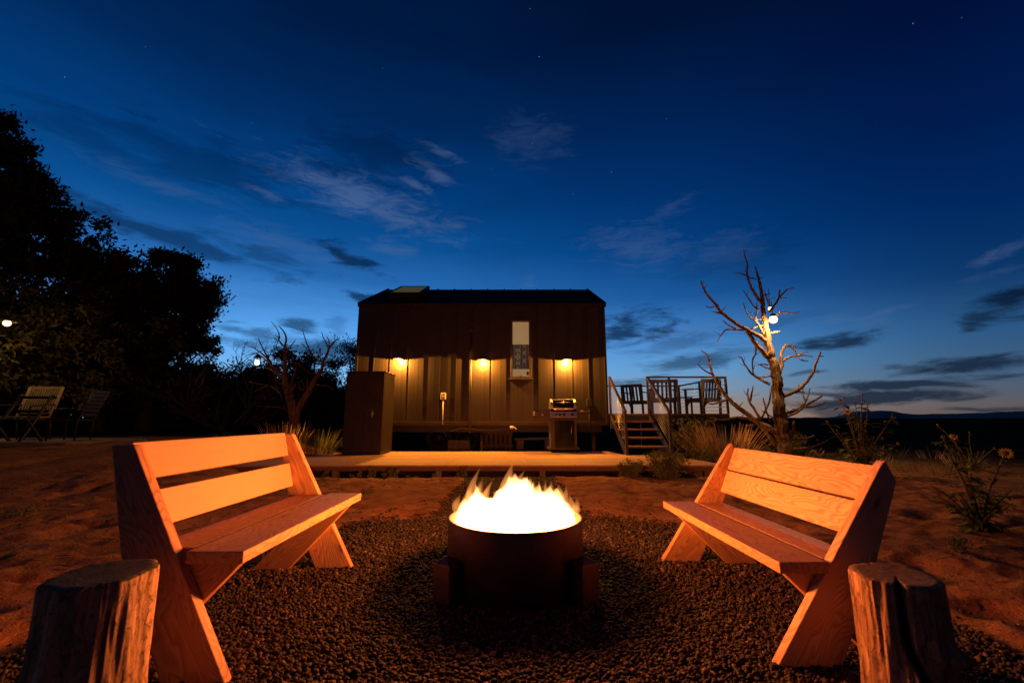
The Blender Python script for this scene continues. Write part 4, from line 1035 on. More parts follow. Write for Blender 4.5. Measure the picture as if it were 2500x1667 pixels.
# leafless twiggy bush at the end of the row
def bare_bush(label, u, Y, height, seed, spread=1.0):
    g = random.Random(seed); x = at(u, 1000, Y=Y).x; gb = gzf(x, Y)
    root = thing('leafless_bush', label, 'bush', (x, Y, gb))
    def grow(mb, p, d, L, r, lvl):
        q = [p]; dd = d.copy()
        for i in range(4):
            dd = (dd + Vector((g.uniform(-.3, .3), g.uniform(-.3, .3), g.uniform(-.16, .2)))).normalized(); q.append(q[-1]+dd*L/4)
        mb.tube(q, [r, r*.85, r*.7, r*.55, r*.4], 5 if lvl < 2 else 4)
        if lvl < 3:
            for k in range(5 if lvl < 2 else 4):
                i = g.randint(1, 4); nd = (dd + Vector((g.uniform(-1, 1), g.uniform(-1, 1), g.uniform(-.5, .7)))*.9).normalized()
                grow(mb, q[i], nd, L*g.uniform(.45, .7), r*.5, lvl+1)
    for k in range(9):
        a = 2*PI*k/9 + g.uniform(-.3, .3); el = g.uniform(.35, 1.1)
        mb = MB(); grow(mb, Vector((.1*math.cos(a), .1*math.sin(a), -.05)), Vector((math.cos(a)*math.cos(el)*spread, math.sin(a)*math.cos(el), math.sin(el))).normalized(), height*.62, .045, 0)
        mb.build('stem', M_BARKD, root, True)
    return root
bare_bush('leafless twiggy bush beside the hanging lantern', 560, 13.6, 3.3, 3, 1.3)

# far woodland that reads as one dark mass behind the row
def woodland():
    g = np.random.default_rng(61); C = []
    for i in range(900):
        Y = g.uniform(20, 30); u = g.uniform(-150, 900)
        top = 900 + 40*float(fbm(np.array([u*.012]), np.array([Y*.3]), 3, 5)[0]) + 35*ss(450, 800, u)
        v = g.uniform(top, 1034); C.append(tuple(at(u, v, Y=Y)))
    C = np.array(C); V, F = sprays(g, C, 60, g.uniform(.2, .45, len(C)), .22, .07, .3)
    setp(link('woodland', mesh_np('woodland', V, F), M_PINE), 'dark scrub woodland behind the patio and the forked dead tree', 'woodland', kind='stuff')
woodland()

# ------------------------------------------------------------------ hanging lamps in the trees
M_GLOBE = emis('tree_lamp_glow', (1.0, .62, .24, 1), 5.0)
def hanging_lamp(u, v, Y, label, power, r=.07, hang=.35, name='hanging_lamp', col=(1, .62, .26), shade=True, light_r=None):
    p = at(u, v, Y=Y)
    o = thing(name, label, 'lamp', p)
    MB().sphere((0, 0, 0), r, 18, 12).build('bulb', M_GLOBE, o, True)
    MB().lathe([(.012, r*1.55), (r*.55, r*1.5), (r*.6, r*.8), (r*.3, r*.75)], 16).build('socket', M_BLACK, o, True)
    MB().tube([(0, 0, r*1.5), (0, .01, r*1.5+hang*.5), (0, .0, r*1.5+hang)], .006, 6).build('cord', M_BLACK, o, True)
    if shade: MB().lathe([(r*.6, r*1.2), (r*1.9, r*.75), (r*2.5, r*.55), (r*2.45, r*.5), (r*1.8, r*.66), (r*.6, r*.95)], 28).build('shade', M_BLACK, o, True)
    add_point('lamp_light', (0, 0, -r*1.02), power, col, light_r or r*.5, o)
    return o
hanging_lamp(1888, 780, 9.35, 'large glowing lamp hung in the dead juniper, below a smaller one', 170, .085, .3, shade=False)
hanging_lamp(1881, 754, 9.75, 'small glowing lamp hung in the dead juniper above the large one', 12, .05, .42, shade=False)
hanging_lamp(17, 789, 8.3, 'glowing lamp with flat shade hanging over the patio chairs', 60, .06, .5, col=(1, .6, .2))
def lantern():
    p = at(627.5, 884, Y=11.0)
    o = thing('lantern', 'glowing six-sided lantern hanging from the forked dead tree', 'lantern', p)
    n = 6; R = .085; H = .22
    MB().lathe([(R*1.05, -H/2-.02), (R*1.1, -H/2), (R*.4, -H/2)], n).build('base', M_BLACK, o)
    MB().lathe([(R*1.2, H/2), (R*1.25, H/2+.012), (R*.5, H/2+.07), (.012, H/2+.085)], n).build('roof', M_BLACK, o)
    for k in range(n):
        a = 2*PI*k/n; MB().box((R*math.cos(a), R*math.sin(a), 0), (.012, .012, H)).build('bar', M_BLACK, o)
    MB().sphere((0, 0, -.01), .048, 14, 10, (1, 1, 1.45)).build('bulb', emis('lantern_glow', (1, .80, .42, 1), 14), o, True)
    MB().tube([(0, 0, H/2+.08), (.0, 0, H/2+.15), (.10, 0, H/2+.13)], .008, 6).build('hook', M_BLACK, o, True)
    add_point('lamp_light', (0, 0, -.01), 3.0, (1, .7, .35), .05, o)
lantern()

# ------------------------------------------------------------------ patio chairs on the left
M_PCH = simple('patio_metal', (.30, .22, .13), .55, .3, .15, 12, .1)
def lattice_chair(u, v, Y, rz):
    p = at(u, v, Y=Y); x = p.x; g = gzf(x, Y)
    r = thing('patio_chair', 'lamp-lit patio chair with a pale lattice back', 'chair', (x, Y, g), rz)
    w = .29; zs, zt = .46, 1.06
    def bk(z): return .25 + (z-zs)*.28
    for s in (-1, 1):
        MB().bar((s*w, bk(zs), zs), (s*w, bk(zt), zt), .045, .03).build('back_post', M_PCH, r, bevel=.004)
        MB().tube([(s*w, -.24, 0), (s*w, -.23, zs), (s*w, -.24, .66), (s*w, .0, .68), (s*w, bk(.7), .7)], .014, 8).build('leg', M_BLACK, r, True)
        MB().tube([(s*w, .34, 0), (s*w, .24, zs)], .016, 8).build('leg', M_BLACK, r, True)
    MB().bar((-w, bk(zt)-.0, zt-.02), (w, bk(zt), zt-.02), .03, .07).build('top_rail', M_PCH, r, bevel=.004)
    MB().bar((-w, bk(zs+.08), zs+.08), (w, bk(zs+.08), zs+.08), .03, .05).build('bottom_rail', M_PCH, r, bevel=.004)
    lt = MB()
    for k in range(13):
        xx = -w+.03+k*(2*w-.06)/12; lt.bar((xx, bk(.57), .57), (xx, bk(1.0), 1.0), .02, .008)
    for k in range(10):
        z = .58+k*.043; lt.bar((-w, bk(z)-.006, z), (w, bk(z)-.006, z), .006, .018)
    lt.build('lattice', M_PCH, r)
    bx('seat', M_PCH, r, (-w, -.25, zs-.03), (w, .27, zs), .006)
def folding_chair(u, Y, rz):
    x = at(u, 1060, Y=Y).x; g = gzf(x, Y)
    r = thing('folding_chair', 'black folding camp chair standing before the lattice chair', 'chair', (x, Y, g), rz)
    w = .27
    for s in (-1, 1):
        MB().bar((s*w-.05, -.20, 0), (s*w+.03, .22, .92), .05, .03).build('leg', M_BLACK, r)
        MB().bar((s*w, .24, 0), (s*w, -.2, .5), .04, .03).build('leg', M_BLACK, r)
    MB().bar((-w-.12, .2, .86), (w+.1, .2, .86), .03, .05).build('top_rail', M_BLACK, r)
    MB().bar((-w, .21, .60), (w, .21, .60), .02, .06).build('back_band', M_BLACK, r)
    bx('seat', M_BLACK, r, (-w, -.22, .44), (w, .2, .47), .006)
def slim_chair(u, Y, rz):
    x = at(u, 1060, Y=Y).x; g = gzf(x, Y)
    r = thing('metal_chair', 'slim dark metal armchair turned sideways on the patio', 'chair', (x, Y, g), rz)
    w = .25     # faces -Y locally
    for s in (-1, 1):
        MB().tube([(s*w, -.22, 0), (s*w, -.21, .45), (s*w, -.18, .64), (s*w, .0, .66), (s*w, .25, .62)], .015, 8).build('leg', M_BLACK, r, True)
        MB().tube([(s*w, .20, 0), (s*w, .20, .42), (s*w, .27, .7), (s*w, .40, 1.04)], .016, 8).build('leg', M_BLACK, r, True)
    bx('seat', M_BLACK, r, (-w, -.22, .43), (w, .2, .455), .006)
    for k in range(7):
        z = .55+k*.075; y = .22+(z-.5)*.33; MB().bar((-w, y, z), (w, y, z), .012, .055).build('back_slat', M_BLACK, r)
lattice_chair(58, 1000, 8.55, rad(10))
folding_chair(40, 7.9, rad(6))
slim_chair(172, 8.5, rad(-72))
# low stone edging of the patio
def patio_slab():
    x = at(70, 1070, Y=8.4).x; pts = []; n = 40
    for k in range(n):
        a = 2*PI*k/n; rr = 1+.05*math.sin(3*a)+.04*math.sin(7*a+1)
        pts.append((2.1*rr*math.cos(a), 1.0*rr*math.sin(a)))
    z = gzf(x, 8.4)
    o = MB().prism(pts, -.3, .055).build('patio', simple('patio_paver', (.2, .15, .10), .9, 0, .35, 5, .4), None, bevel=.01); o.location = (x-.1, 8.45, z-.03)
    setp(o, 'low paved patch under the patio chairs', kind='structure')
patio_slab()

# ------------------------------------------------------------------ benches
def board(name, mat, parent, L, Wd, T, mw, bev=.004, taper=None):
    return MB().box((0, 0, 0), (L, Wd, T)).build(name, mat, parent, bevel=bev, mw=mw)
def frame_mat(origin, X, Z):
    X = Vector(X).normalized(); Z = Vector(Z).normalized(); Y = Z.cross(X)
    m = Matrix((X, Y, Z)).transposed().to_4x4(); m.translation = Vector(origin); return m
def side_panel(name, mat, root, poly, y, T, d):
    """board cut to poly in the (s, z) plane, grain along d"""
    M = frame_mat((poly[0][0], y, poly[0][1]), (d[0], 0, d[1]), (0, -1, 0) if True else 0)
    Mi = M.inverted(); P = [Mi @ Vector((p[0], y, p[1])) for p in poly]
    return MB().prism([(p.x, p.y) for p in P], -T/2, T/2).build(name, mat, root, bevel=.004, mw=M)
def bench(label, loc, rz, long_poly, rear, planks, seat_z, L=1.22, gap=.012, pm=None, short=None, ss0=.018, sw=.208):
    root = thing('bench', label, 'bench', loc, rz)
    T = .042; ho = L/2 - T/2
    dl = (long_poly[1][0]-long_poly[0][0], long_poly[1][1]-long_poly[0][1])
    zt = seat_z - .042
    short = short or [(-.005, zt), (-.215, zt), (-.60, -.01), (-.375, -.01)]
    for s in (-1, 1):
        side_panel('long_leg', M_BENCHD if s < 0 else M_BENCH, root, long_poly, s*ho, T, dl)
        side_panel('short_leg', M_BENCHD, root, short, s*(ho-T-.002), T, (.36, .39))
    # back planks follow the rear edge of the long legs
    (s0, z0), (s1, z1) = rear; d = Vector((s1-s0, 0, z1-z0)).normalized(); nrm = Vector((d.z, 0, -d.x))
    for (za, zb) in planks:
        t = ((za+zb)/2-z0)/(z1-z0); c = Vector((s0+(s1-s0)*t, 0, (za+zb)/2)) + nrm*.024
        w = (zb-za)/d.z
        board('back_plank', pm or M_BENCH, root, L-2*T-.004, w, .038, frame_mat(c, (0, 1, 0), nrm))
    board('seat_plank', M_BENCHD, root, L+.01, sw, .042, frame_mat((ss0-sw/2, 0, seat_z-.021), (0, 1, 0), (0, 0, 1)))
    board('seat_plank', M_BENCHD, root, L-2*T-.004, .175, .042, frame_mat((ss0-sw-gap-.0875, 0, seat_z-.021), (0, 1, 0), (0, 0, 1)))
    bm = [Vector((-.12, y, zt-.03)) for y in (-ho+.1, ho-.1)]
    return root
LB_L = at(558, 1664, Z=0); 
bench('unpainted wooden bench with a wide gap between its back planks', (-.990, 2.27, .0), 0,
      [(0, -.01), (-.442, .80), (-.528, .80), (-.43, .41), (-.225, -.01)], ((-.43, .41), (-.528, .80)), ((.655, .797), (.468, .607)), .425, 1.22, pm=M_BENCH2)
bench('unpainted wooden bench with close-set swirly-grained back planks', (.973, 2.378, .0), PI + rad(.9),
      [(0, -.01), (-.500, .712), (-.522, .732), (-.556, .653), (-.43, .356), (-.245, -.01)], ((-.43, .356), (-.556, .653)), ((.551, .690), (.409, .541)), .355, 1.22,
      short=[(-.075, .312), (-.27, .312), (-.60, -.01), (-.405, -.01)], ss0=-.045, sw=.19, gap=.014)

# ------------------------------------------------------------------ log stumps
def stump(label, loc, R, H, seed, crack=False, tilt=(0, 0), c1=(.56, .37, .21, 1), c2=(.12, .07, .04, 1), topc=(.15, .12, .075, 1), sl=0.0):
    g = np.random.default_rng(seed); nt, nz, nr = 240, 60, 16
    th = np.linspace(0, 2*PI, nt, endpoint=False); V = []; F = []
    def rad_at(t, z):
        r = R*(1+.03*np.cos(2*t+seed)+.02*np.cos(3*t+1.3*seed)) * (1+.05*(1-z/H)**2)
        r = r + (fbm(np.cos(t)*3+9, np.sin(t)*3+z*3+5, 3, seed)-.5)*.03 + (fbm(t*9, z*1.5+3+0*t, 3, seed+4)-.5)*.014
        if crack:
            c = -2.2 + .9*max(0., (1-z/H)-.40)**1.3*2.0
            d = np.abs((t-c+PI) % (2*PI)-PI); r = r - .11*np.exp(-(d/.085)**4)
            for (ct, cz, k, w) in [(-.92, H*.50, .045, .10), (-2.35, H*.17, .04, .13), (-1.35, H*.52, .028, .16)]:
                dd = np.hypot(((t-ct+PI) % (2*PI)-PI)*R, z-cz); r = r + k*np.exp(-(dd/(w*R*1.6))**2)
        return r
    for i in range(nz+1):
        z = H*i/nz; r = rad_at(th, z)
        if i == nz: r = r*.985
        V.append(np.stack([r*np.cos(th), r*np.sin(th), np.full(nt, z)+sl*r*np.cos(th)*(i/nz)], 1))
    rt = rad_at(th, H)*.985
    for k in range(1, nr+1):
        q = rt*(1-k/nr)+.002; zz = H+.004*np.minimum(1, k/2)+(fbm(q*np.cos(th)*12+5, q*np.sin(th)*12, 3, seed+9)-.5)*.0015
        V.append(np.stack([q*np.cos(th), q*np.sin(th), zz+sl*q*np.cos(th)], 1))
    V = np.concatenate(V); rows = nz+1+nr
    i = np.arange(rows-1)[:, None]; j = np.arange(nt)[None]; a = (i*nt+j).ravel(); b = (i*nt+(j+1) % nt).ravel()
    F = np.stack([a, b, b+nt, a+nt], 1)
    m, n, bs = principled('stump_%d' % seed)
    tc = n.new('ShaderNodeTexCoord').outputs['Object']; sp = n.new('ShaderNodeSeparateXYZ'); n.put(sp, 0, tc)
    nz1 = n.noise(n.mapping(tc, sc=(34, 34, 8)), 1.0, 7, .7, .4); nz2 = n.noise(n.mapping(tc, sc=(13, 13, 2.2)), 1.0, 5, .65, .5); nz3 = n.noise(tc, 42, 5, .7)
    side = n.mix(n.sstep(nz2, .44, .58), c1, tuple(q*.62 for q in c1[:3])+(1,)); side = n.mix(n.math('MULTIPLY', n.sstep(nz1, .52, .68), .85), side, c2)
    side = n.mix(n.math('MULTIPLY', n.sstep(nz3, .54, .64), .75), side, c2)
    flk = n.noise(n.mapping(tc, loc=(3, 1, 7), sc=(24, 24, 9)), 1.0, 6, .6, .3)
    side = n.mix(n.math('MULTIPLY', n.sstep(flk, .50, .535), .6), side, tuple(q*.42 for q in c1[:3])+(1,))
    rr = n.math('SQRT', n.math('ADD', n.math('MULTIPLY', sp.outputs[0], sp.outputs[0]), n.math('MULTIPLY', sp.outputs[1], sp.outputs[1])))
    ring = n.math('SINE', n.math('ADD', n.math('MULTIPLY', rr, 420.0), n.math('MULTIPLY', nz2, 14.0)))
    saw = n.noise(n.mapping(tc, rot=(0, 0, .5), sc=(3, 60, 1)), 1.0, 4, .6)
    top = n.mix(n.math('MULTIPLY_ADD', ring, .45, .45), topc, tuple(q*.5 for q in topc[:3])+(1,)); top = n.mix(n.sstep(saw, .4, .7), top, tuple(q*.8 for q in topc[:3])+(1,))
    top = n.mix(n.math('MULTIPLY', n.sstep(nz2, .45, .7), .5), top, tuple(q*1.3 for q in topc[:3])+(1,))
    geo = n.new('ShaderNodeNewGeometry'); gs = n.new('ShaderNodeSeparateXYZ'); n.put(gs, 0, geo.outputs['True Normal'])
    n.put(bs, 'Base Color', n.mix(n.sstep(gs.outputs[2], .7, .85), side, top)); bs.inputs['Roughness'].default_value = .85; bs.inputs['Specular IOR Level'].default_value = .2
    bump(n, bs, n.math('ADD', n.math('ADD', n.math('MULTIPLY', nz1, .8), n.math('MULTIPLY', nz3, .3)), n.math('MULTIPLY', n.sstep(flk, .535, .50), .6)), .9, .012)
    o = link('log_stump', mesh_np('log_stump', V, F, True), m); o.location = loc; o.rotation_euler = (tilt[0], tilt[1], random.random())
    o.rotation_euler[2] = 0
    # crisp cut edge
    me = o.data; at_ = me.attributes.new('sharp_edge', 'BOOLEAN', 'EDGE'); 
    ev = np.empty(len(me.edges)*2, dtype=np.int32); me.edges.foreach_get('vertices', ev); ev = ev.reshape(-1, 2)
    s = (ev//nt == nz).all(1); at_.data.foreach_set('value', s)
    return setp(o, label, 'stump')
stump('upright log stump with flaking pale bark beside the gap-backed bench', (-1.20, 1.36, -.02), .130, .470, 3, False)
st2 = stump('upright log stump split by a deep crack beside the swirly-grained bench', (1.285, 1.55, -.02), .124, .402, 5, True, (0, 0), (.46, .26, .13, 1), (.15, .085, .045, 1), (.34, .21, .11, 1))

# ------------------------------------------------------------------ fire pit and fire
def build_pit():
    r = thing('fire_pit', 'round rusty brown steel fire pit ring with square corner posts', 'fire pit', FIRE_C)
    m = simple('weathered_steel', (.075, .042, .022), .5, .3, .35, 7, .25)
    R, H, t = PIT_R, PIT_H, .012
    MB().lathe([(R, -.03), (R, H-.004), (R-.003, H), (R-t, H), (R-t-.001, H-.004), (R-t-.001, .12), (.001, .12)], 96).build('drum', m, r, True)
    bd = MB().lathe([(R-t-.004, .121), (R-t-.004, .21), (.16, .235), (.001, .24)], 48).build('fire_bed', simple('lava_rock', (.06, .04, .03), .95, 0, .4, 25, .8), r)
    pm = simple('post_steel', (.20, .13, .075), .35, .6, .2, 9, .1)
    zt = at(1108, 1395, Y=FIRE_C.y-.25).z
    for a in (-142.5, -37.5, 90):
        th = rad(a); w = .052; c = Vector(((R+.055)*math.cos(th), (R+.055)*math.sin(th), 0))
        rot = Matrix.Rotation(rad(a if a == 90 else (-142.5+22 if a < -90 else -37.5-22)), 3, 'Z')
        z = .175; vs = [rot @ Vector((sx*w, sy*w, zz)) + c for zz in (-.03, z) for sx, sy in ((-1, -1), (1, -1), (1, 1), (-1, 1))] + [c + Vector((0, 0, z+.034))]
        MB().add(vs, [(3, 2, 1, 0), (0, 1, 5, 4), (1, 2, 6, 5), (2, 3, 7, 6), (3, 0, 4, 7), (4, 5, 8), (5, 6, 8), (6, 7, 8), (7, 4, 8)]).build('corner_post', pm, r, bevel=.003)
    return r
build_pit()
def flame_mat(name, col, k):
    m = bpy.data.materials.new(name); m.use_nodes = True; n = NT(m.node_tree); n.n.clear()
    o = n.new('ShaderNodeOutputMaterial'); e = n.new('ShaderNodeEmission'); e.inputs[0].default_value = col; e.inputs[1].default_value = k
    n.l.new(e.outputs[0], o.inputs['Volume']); return m
def build_fire():
    f = thing('campfire', 'bright white and orange flames rising from the fire pit', 'fire', FIRE_C + Vector((0, 0, .225)))
    M1 = flame_mat('flame_core', (1.0, .40, .135, 1), 30.0); M2 = flame_mat('flame_tongue', (1.0, .33, .075, 1), 20.0)
    zr = PIT_H-.225; g = random.Random(11)
    S = [(-.375, .06), (-.35, .10), (-.31, .125), (-.27, .145), (-.22, .145), (-.17, .105), (-.13, .09), (-.08, .135), (-.03, .185), (.02, .19), (.06, .165), (.10, .125), (.15, .14), (.20, .145), (.26, .15), (.30, .10), (.33, .075), (.36, .03)]
    sx = np.array([p[0] for p in S]); sh = np.array([p[1] for p in S])
    nr, nt = 64, 200; R = .362
    rr = np.linspace(0, 1, nr+1)[1:]**.8; th = np.linspace(0, 2*PI, nt, endpoint=False)
    X = (rr[:, None]*R*np.cos(th)); Y = rr[:, None]*R*np.sin(th)
    edge = np.sqrt(np.clip(1-rr**3.2, 0, 1))[:, None]
    dep = np.sqrt(np.clip(1-(Y/R)**2*.75, .1, 1))
    nz = fbm(X*22+50, Y*16+20, 3, 8); jag = np.clip(nz-.48, 0, 1)*.42
    Hh = (np.interp(X, sx, sh)*dep*(.80+.25*fbm(X*9+9, Y*9+4, 2, 2)) + jag*.5)*edge + zr*np.clip(edge*2.2, 0, 1)*.96
    lean = (Hh-zr).clip(0)*.16*np.sin(X*17+1)
    V = [np.array([[0, 0, 0], [0, 0, float(zr+.22)]])]
    top = np.stack([X+lean, Y, Hh], -1); bot = np.stack([X[-1], Y[-1], np.zeros(nt)], -1)
    V = np.concatenate([V[0], top.reshape(-1, 3), bot]); o = 2; F = []
    for j in range(nt): F.append((1, o+j, o+(j+1) % nt)); 
    tri = [np.array(F)]
    i = np.arange(nr-1)[:, None]; j = np.arange(nt)[None]
    a = (o+i*nt+j).ravel(); b = (o+i*nt+(j+1) % nt).ravel(); c = b+nt; d = a+nt
    tri += [np.stack([a, d, c], 1), np.stack([a, c, b], 1)]
    ob = o+nr*nt; jj = np.arange(nt); a = o+(nr-1)*nt+jj; b = o+(nr-1)*nt+(jj+1) % nt; c = ob+(jj+1) % nt; d = ob+jj
    tri += [np.stack([a, d, c], 1), np.stack([a, c, b], 1), np.stack([np.zeros(nt, int), c, d], 1)]
    link('flame', mesh_np('flame', V, np.concatenate(tri)), M1, f)
    def tongue(x, y, h, w, lx, ly=0.0, flat=.6, z0=.02):
        n, k = 14, 16; vs = []; ph = g.uniform(0, 6)
        for i in range(k+1):
            t = i/k; r = w*(math.sin(PI*min(1, t*1.0+.22)**.9) if t < .99 else 0)*(1-t)**.45+.0006
            cx = x+lx*t**1.7+.018*math.sin(t*6+ph)*t; cy = y+ly*t*t
            for q in range(n):
                a = 2*PI*q/n; vs.append((cx+r*math.cos(a), cy+r*flat*math.sin(a), zr+z0+h*t))
        fs = [(i*n+q, i*n+(q+1) % n, (i+1)*n+(q+1) % n, (i+1)*n+q) for i in range(k) for q in range(n)] + [tuple(range(n-1, -1, -1)), tuple(k*n+q for q in range(n))]
        MB().add(vs, fs).build('flame_tongue', M2, f, True)
    # the readable tongues of the outline, then small licks round the crown
    for (x, y, h, w, lx) in [(-.27, .02, .335, .034, .085), (-.245, 0, .22, .045, .07), (-.30, .05, .17, .04, .035), (-.34, 0, .13, .032, .01), (-.20, .06, .18, .035, .05), (-.06, 0, .37, .055, .045), (-.03, .03, .30, .065, .15), (.0, -.03, .27, .055, .12), (-.09, .02, .20, .05, .03), (.05, .03, .20, .05, .02),
                             (.08, .05, .19, .04, .04), (.13, 0, .20, .06, .03), (.19, .04, .20, .05, .0), (.24, 0, .205, .055, .02), (.28, .03, .18, .04, .02), (.315, 0, .135, .03, .03), (.34, .0, .10, .028, .05), (.335, -.05, .07, .035, .03), (-.12, .04, .15, .04, .06), (-.15, -.02, .13, .04, .02)]:
        tongue(x, y, h, w, lx)
    for k in range(40):
        a = g.uniform(0, 2*PI); q = g.uniform(.06, .32); x, y = q*math.cos(a), q*math.sin(a)
        h = float(np.interp(x, sx, sh))*g.uniform(.95, 1.55); tongue(x, y, h+.02, g.uniform(.012, .034), g.uniform(-.03, .09), 0, .8)
    for (dx, dy, dz, p) in [(-.02, 0, .38, 38), (-.2, 0, .215, 34), (.2, 0, .215, 34), (0, -.16, .215, 26), (0, .18, .23, 36)]:
        add_point('fire_light', (dx, dy, dz), p*FIRE_K, (1.0, .225, .042), .075, f)
FIRE_K = 1.75
build_fire()

# ------------------------------------------------------------------ plants
M_GRASS = foliage_mat('dry_grass', (.55, .42, .22)); M_GREEN = foliage_mat('weed_green', (.16, .185, .05)); M_SAGE = foliage_mat('sage_green', (.17, .18, .07))
M_SUNL = foliage_mat('sunflower_leaf', (.12, .17, .045)); M_STEM = foliage_mat('plant_stem', (.16, .15, .06))
M_PETAL = simple('yellow_petal', (.80, .62, .04), .6, 0, .2, 30, 0); M_HEAD = simple('flower_head', (.16, .08, .03), .9, 0, .3, 60, .3)
def tuft(name, label, x, y, n, h, spread, mat, seed, cat='grass', lean=.35, seedheads=False, group=None):
    g = np.random.default_rng(seed); z0 = gzf(x, y)
    root = thing(name, label, cat, (x, y, z0), group=group); V = []; F = []; b = 0
    for i in range(n):
        a = g.uniform(0, 2*PI); r = spread*math.sqrt(g.random())*.5; p = np.array([r*math.cos(a), r*math.sin(a), -.03])
        l = h*g.uniform(.55, 1.1); ld = lean*g.uniform(.2, 1.1)*(.4+r/spread*1.6); d = np.array([math.cos(a)*ld, math.sin(a)*ld, 1.0]); d /= np.linalg.norm(d)
        sd = np.array([-math.sin(a+1.1), math.cos(a+1.1), 0])*.0045*(1 if not seedheads else 1.1)
        k = 4
        for j in range(k+1):
            t = j/k; q = p + d*l*t + np.array([math.cos(a), math.sin(a), -.4])*ld*l*.35*t*t
            w = (1-t)*.8+.12
            if seedheads and j >= k-1: w = 1.4 if j == k-1 else .3
            V += [q-sd*w, q+sd*w]
        F += [(b+2*j, b+2*j+1, b+2*j+3, b+2*j+2) for j in range(k)]; b += 2*(k+1)
    link('blades', mesh_np('blades', np.array(V), np.array(F)), mat, root); return root
def bushlet(name, label, x, y, h, w, mat, seed, cat='plant', clumps=26, per=34, L=.03, Wd=.008, group=None):
    g = np.random.default_rng(seed); z0 = gzf(x, y); root = thing(name, label, cat, (x, y, z0), group=group)
    st = MB(); C = []; rg = random.Random(seed)
    for i in range(max(4, clumps//3)):
        a = rg.uniform(0, 2*PI); q = w*.5*rg.random()**.6; top = Vector((q*math.cos(a), q*math.sin(a), h*rg.uniform(.6, 1.05))); b = Vector((q*.25*math.cos(a), q*.25*math.sin(a), -.03))
        mid = b.lerp(top, .5)+Vector((rg.uniform(-.03, .03), rg.uniform(-.03, .03), 0)); st.tube([b, mid, top], [.005, .004, .0015], 5)
        for k in range(4): C.append(mid.lerp(top, rg.random()*1.05) if rg.random() < .75 else b.lerp(mid, rg.random()))
    st.build('stems', M_STEM, root, True)
    C = np.array([tuple(c) for c in C]); V, F = sprays(g, C, per, np.full(len(C), w*.07), L, Wd, .5)
    link('leaves', mesh_np('leaves', V, F), mat, root); return root

# dry grass and shrubs round the porch and the dead trees
p = at(1655, 1110, Y=9.3)
tuft('grass_tuft', 'tall dry grass clump in front of the dead juniper', at(1772, 1110, Y=8.6).x, 8.6, 300, .85, .70, M_GRASS, 41, lean=.5, seedheads=True)
tuft('grass_tuft', 'short dry grass clump under the porch corner', at(1712, 1110, Y=8.9).x, 8.9, 110, .45, .5, M_GRASS, 42, lean=.45, seedheads=True)
tuft('grass_tuft', 'dry grass clump behind the gap-backed bench', at(700, 1090, Y=9.6).x, 9.6, 150, .62, .75, M_GRASS, 43, lean=.4, seedheads=True)
tuft('grass_tuft', 'rounded wispy grass clump beside the storage cabinet', at(780, 1080, Y=9.9).x, 9.9, 260, .62, .6, M_SAGE, 44, lean=.5)
bushlet('shrub', 'feathery green shrub at the foot of the porch legs', at(1690, 1110, Y=9.2).x, 9.2, .85, 1.0, M_SAGE, 45, 'shrub', 70, 46, .05, .008)
bushlet('shrub', 'low sage shrub beside the cart wheels', at(1738, 1120, Y=8.5).x, 8.5, .38, .8, M_SAGE, 46, 'shrub', 50, 46, .035, .007)
bushlet('shrub', 'bushy green weed growing over the deck edge', at(1628, 1170, Y=6.95).x, 6.9, .40, .66, M_GREEN, 47, 'shrub', 84, 48, .028, .009)
bushlet('shrub', 'low green weed between the bushy weed and the fire', at(1540, 1165, Y=6.95).x, 6.9, .27, .42, M_GREEN, 48, 'shrub', 40, 44, .024, .008)
bushlet('shrub', 'dark green brush behind the dead juniper', at(1930, 1110, Y=10.4).x, 10.4, .5, 1.3, M_SAGE, 49, 'shrub', 60, 40, .045, .009)
bushlet('shrub', 'low brush at the foot of the dead juniper', at(1850, 1110, Y=9.0).x, 9.0, .35, .7, M_SAGE, 50, 'shrub', 40, 40, .04, .008)
# little weeds along the deck and on the dirt
rg = random.Random(77); k = 0
for (u, v, h) in [(795,1153,.14),(880,1158,.10),(910,1156,.14),(948,1158,.24),(962,1156,.17),(995,1159,.09),(1062,1158,.15),(1118,1158,.10),(1132,1154,.17),(1020,1160,.06),(1512,1160,.12),(1700,1165,.16),(860,1163,.07)]:
    y = 6.98 + rg.uniform(-.06, .04); x = at(u, 1150, Y=y).x
    bushlet('weed', 'tallest leafy weed standing up against the deck edge near the cabinet' if h == .24 else 'small leafy weed sprouting along the front edge of the deck', x, y, h, h*.8, M_GREEN, 100+k, 'weed', 8, 26, .022, .008, 'weeds along the deck edge'); k += 1
for (x, y, h, w) in [(2.95,3.9,.13,.2),(2.65,4.1,.10,.16),(3.05,4.3,.16,.14),(4.4,3.6,.16,.3),(4.7,3.2,.14,.35),(3.0,3.1,.06,.22),(3.4,5.2,.12,.3),(4.9,4.6,.2,.4),(-3.6,4.9,.06,.3),(-2.9,5.7,.07,.4),(-4.6,4.2,.07,.4),(-2.2,1.75,.07,.25),(-2.45,1.95,.05,.3),(-1.8,5.6,.05,.25),(3.3,2.6,.05,.2)]:
    bushlet('weed', 'low scrubby weed growing on the open dirt', x, y, h, w, M_SAGE, 100+k, 'weed', 12, 26, .02, .006, 'weeds on the open dirt'); k += 1
for i in range(34):
    a = rg.uniform(-1, 1); x = rg.uniform(3.2, 9.5); y = rg.uniform(6.3, 10.5)
    if x/y > 1.1 or (x < 4.3 and y > 8): continue
    tuft('grass_tuft', 'thin dark grass tuft on the flat beyond the swirly-grained bench', x, y, 40, rg.uniform(.14, .34), .4, M_SAGE if i % 2 else M_GRASS, 200+i, lean=.5, group='grass tufts on the dark flat')
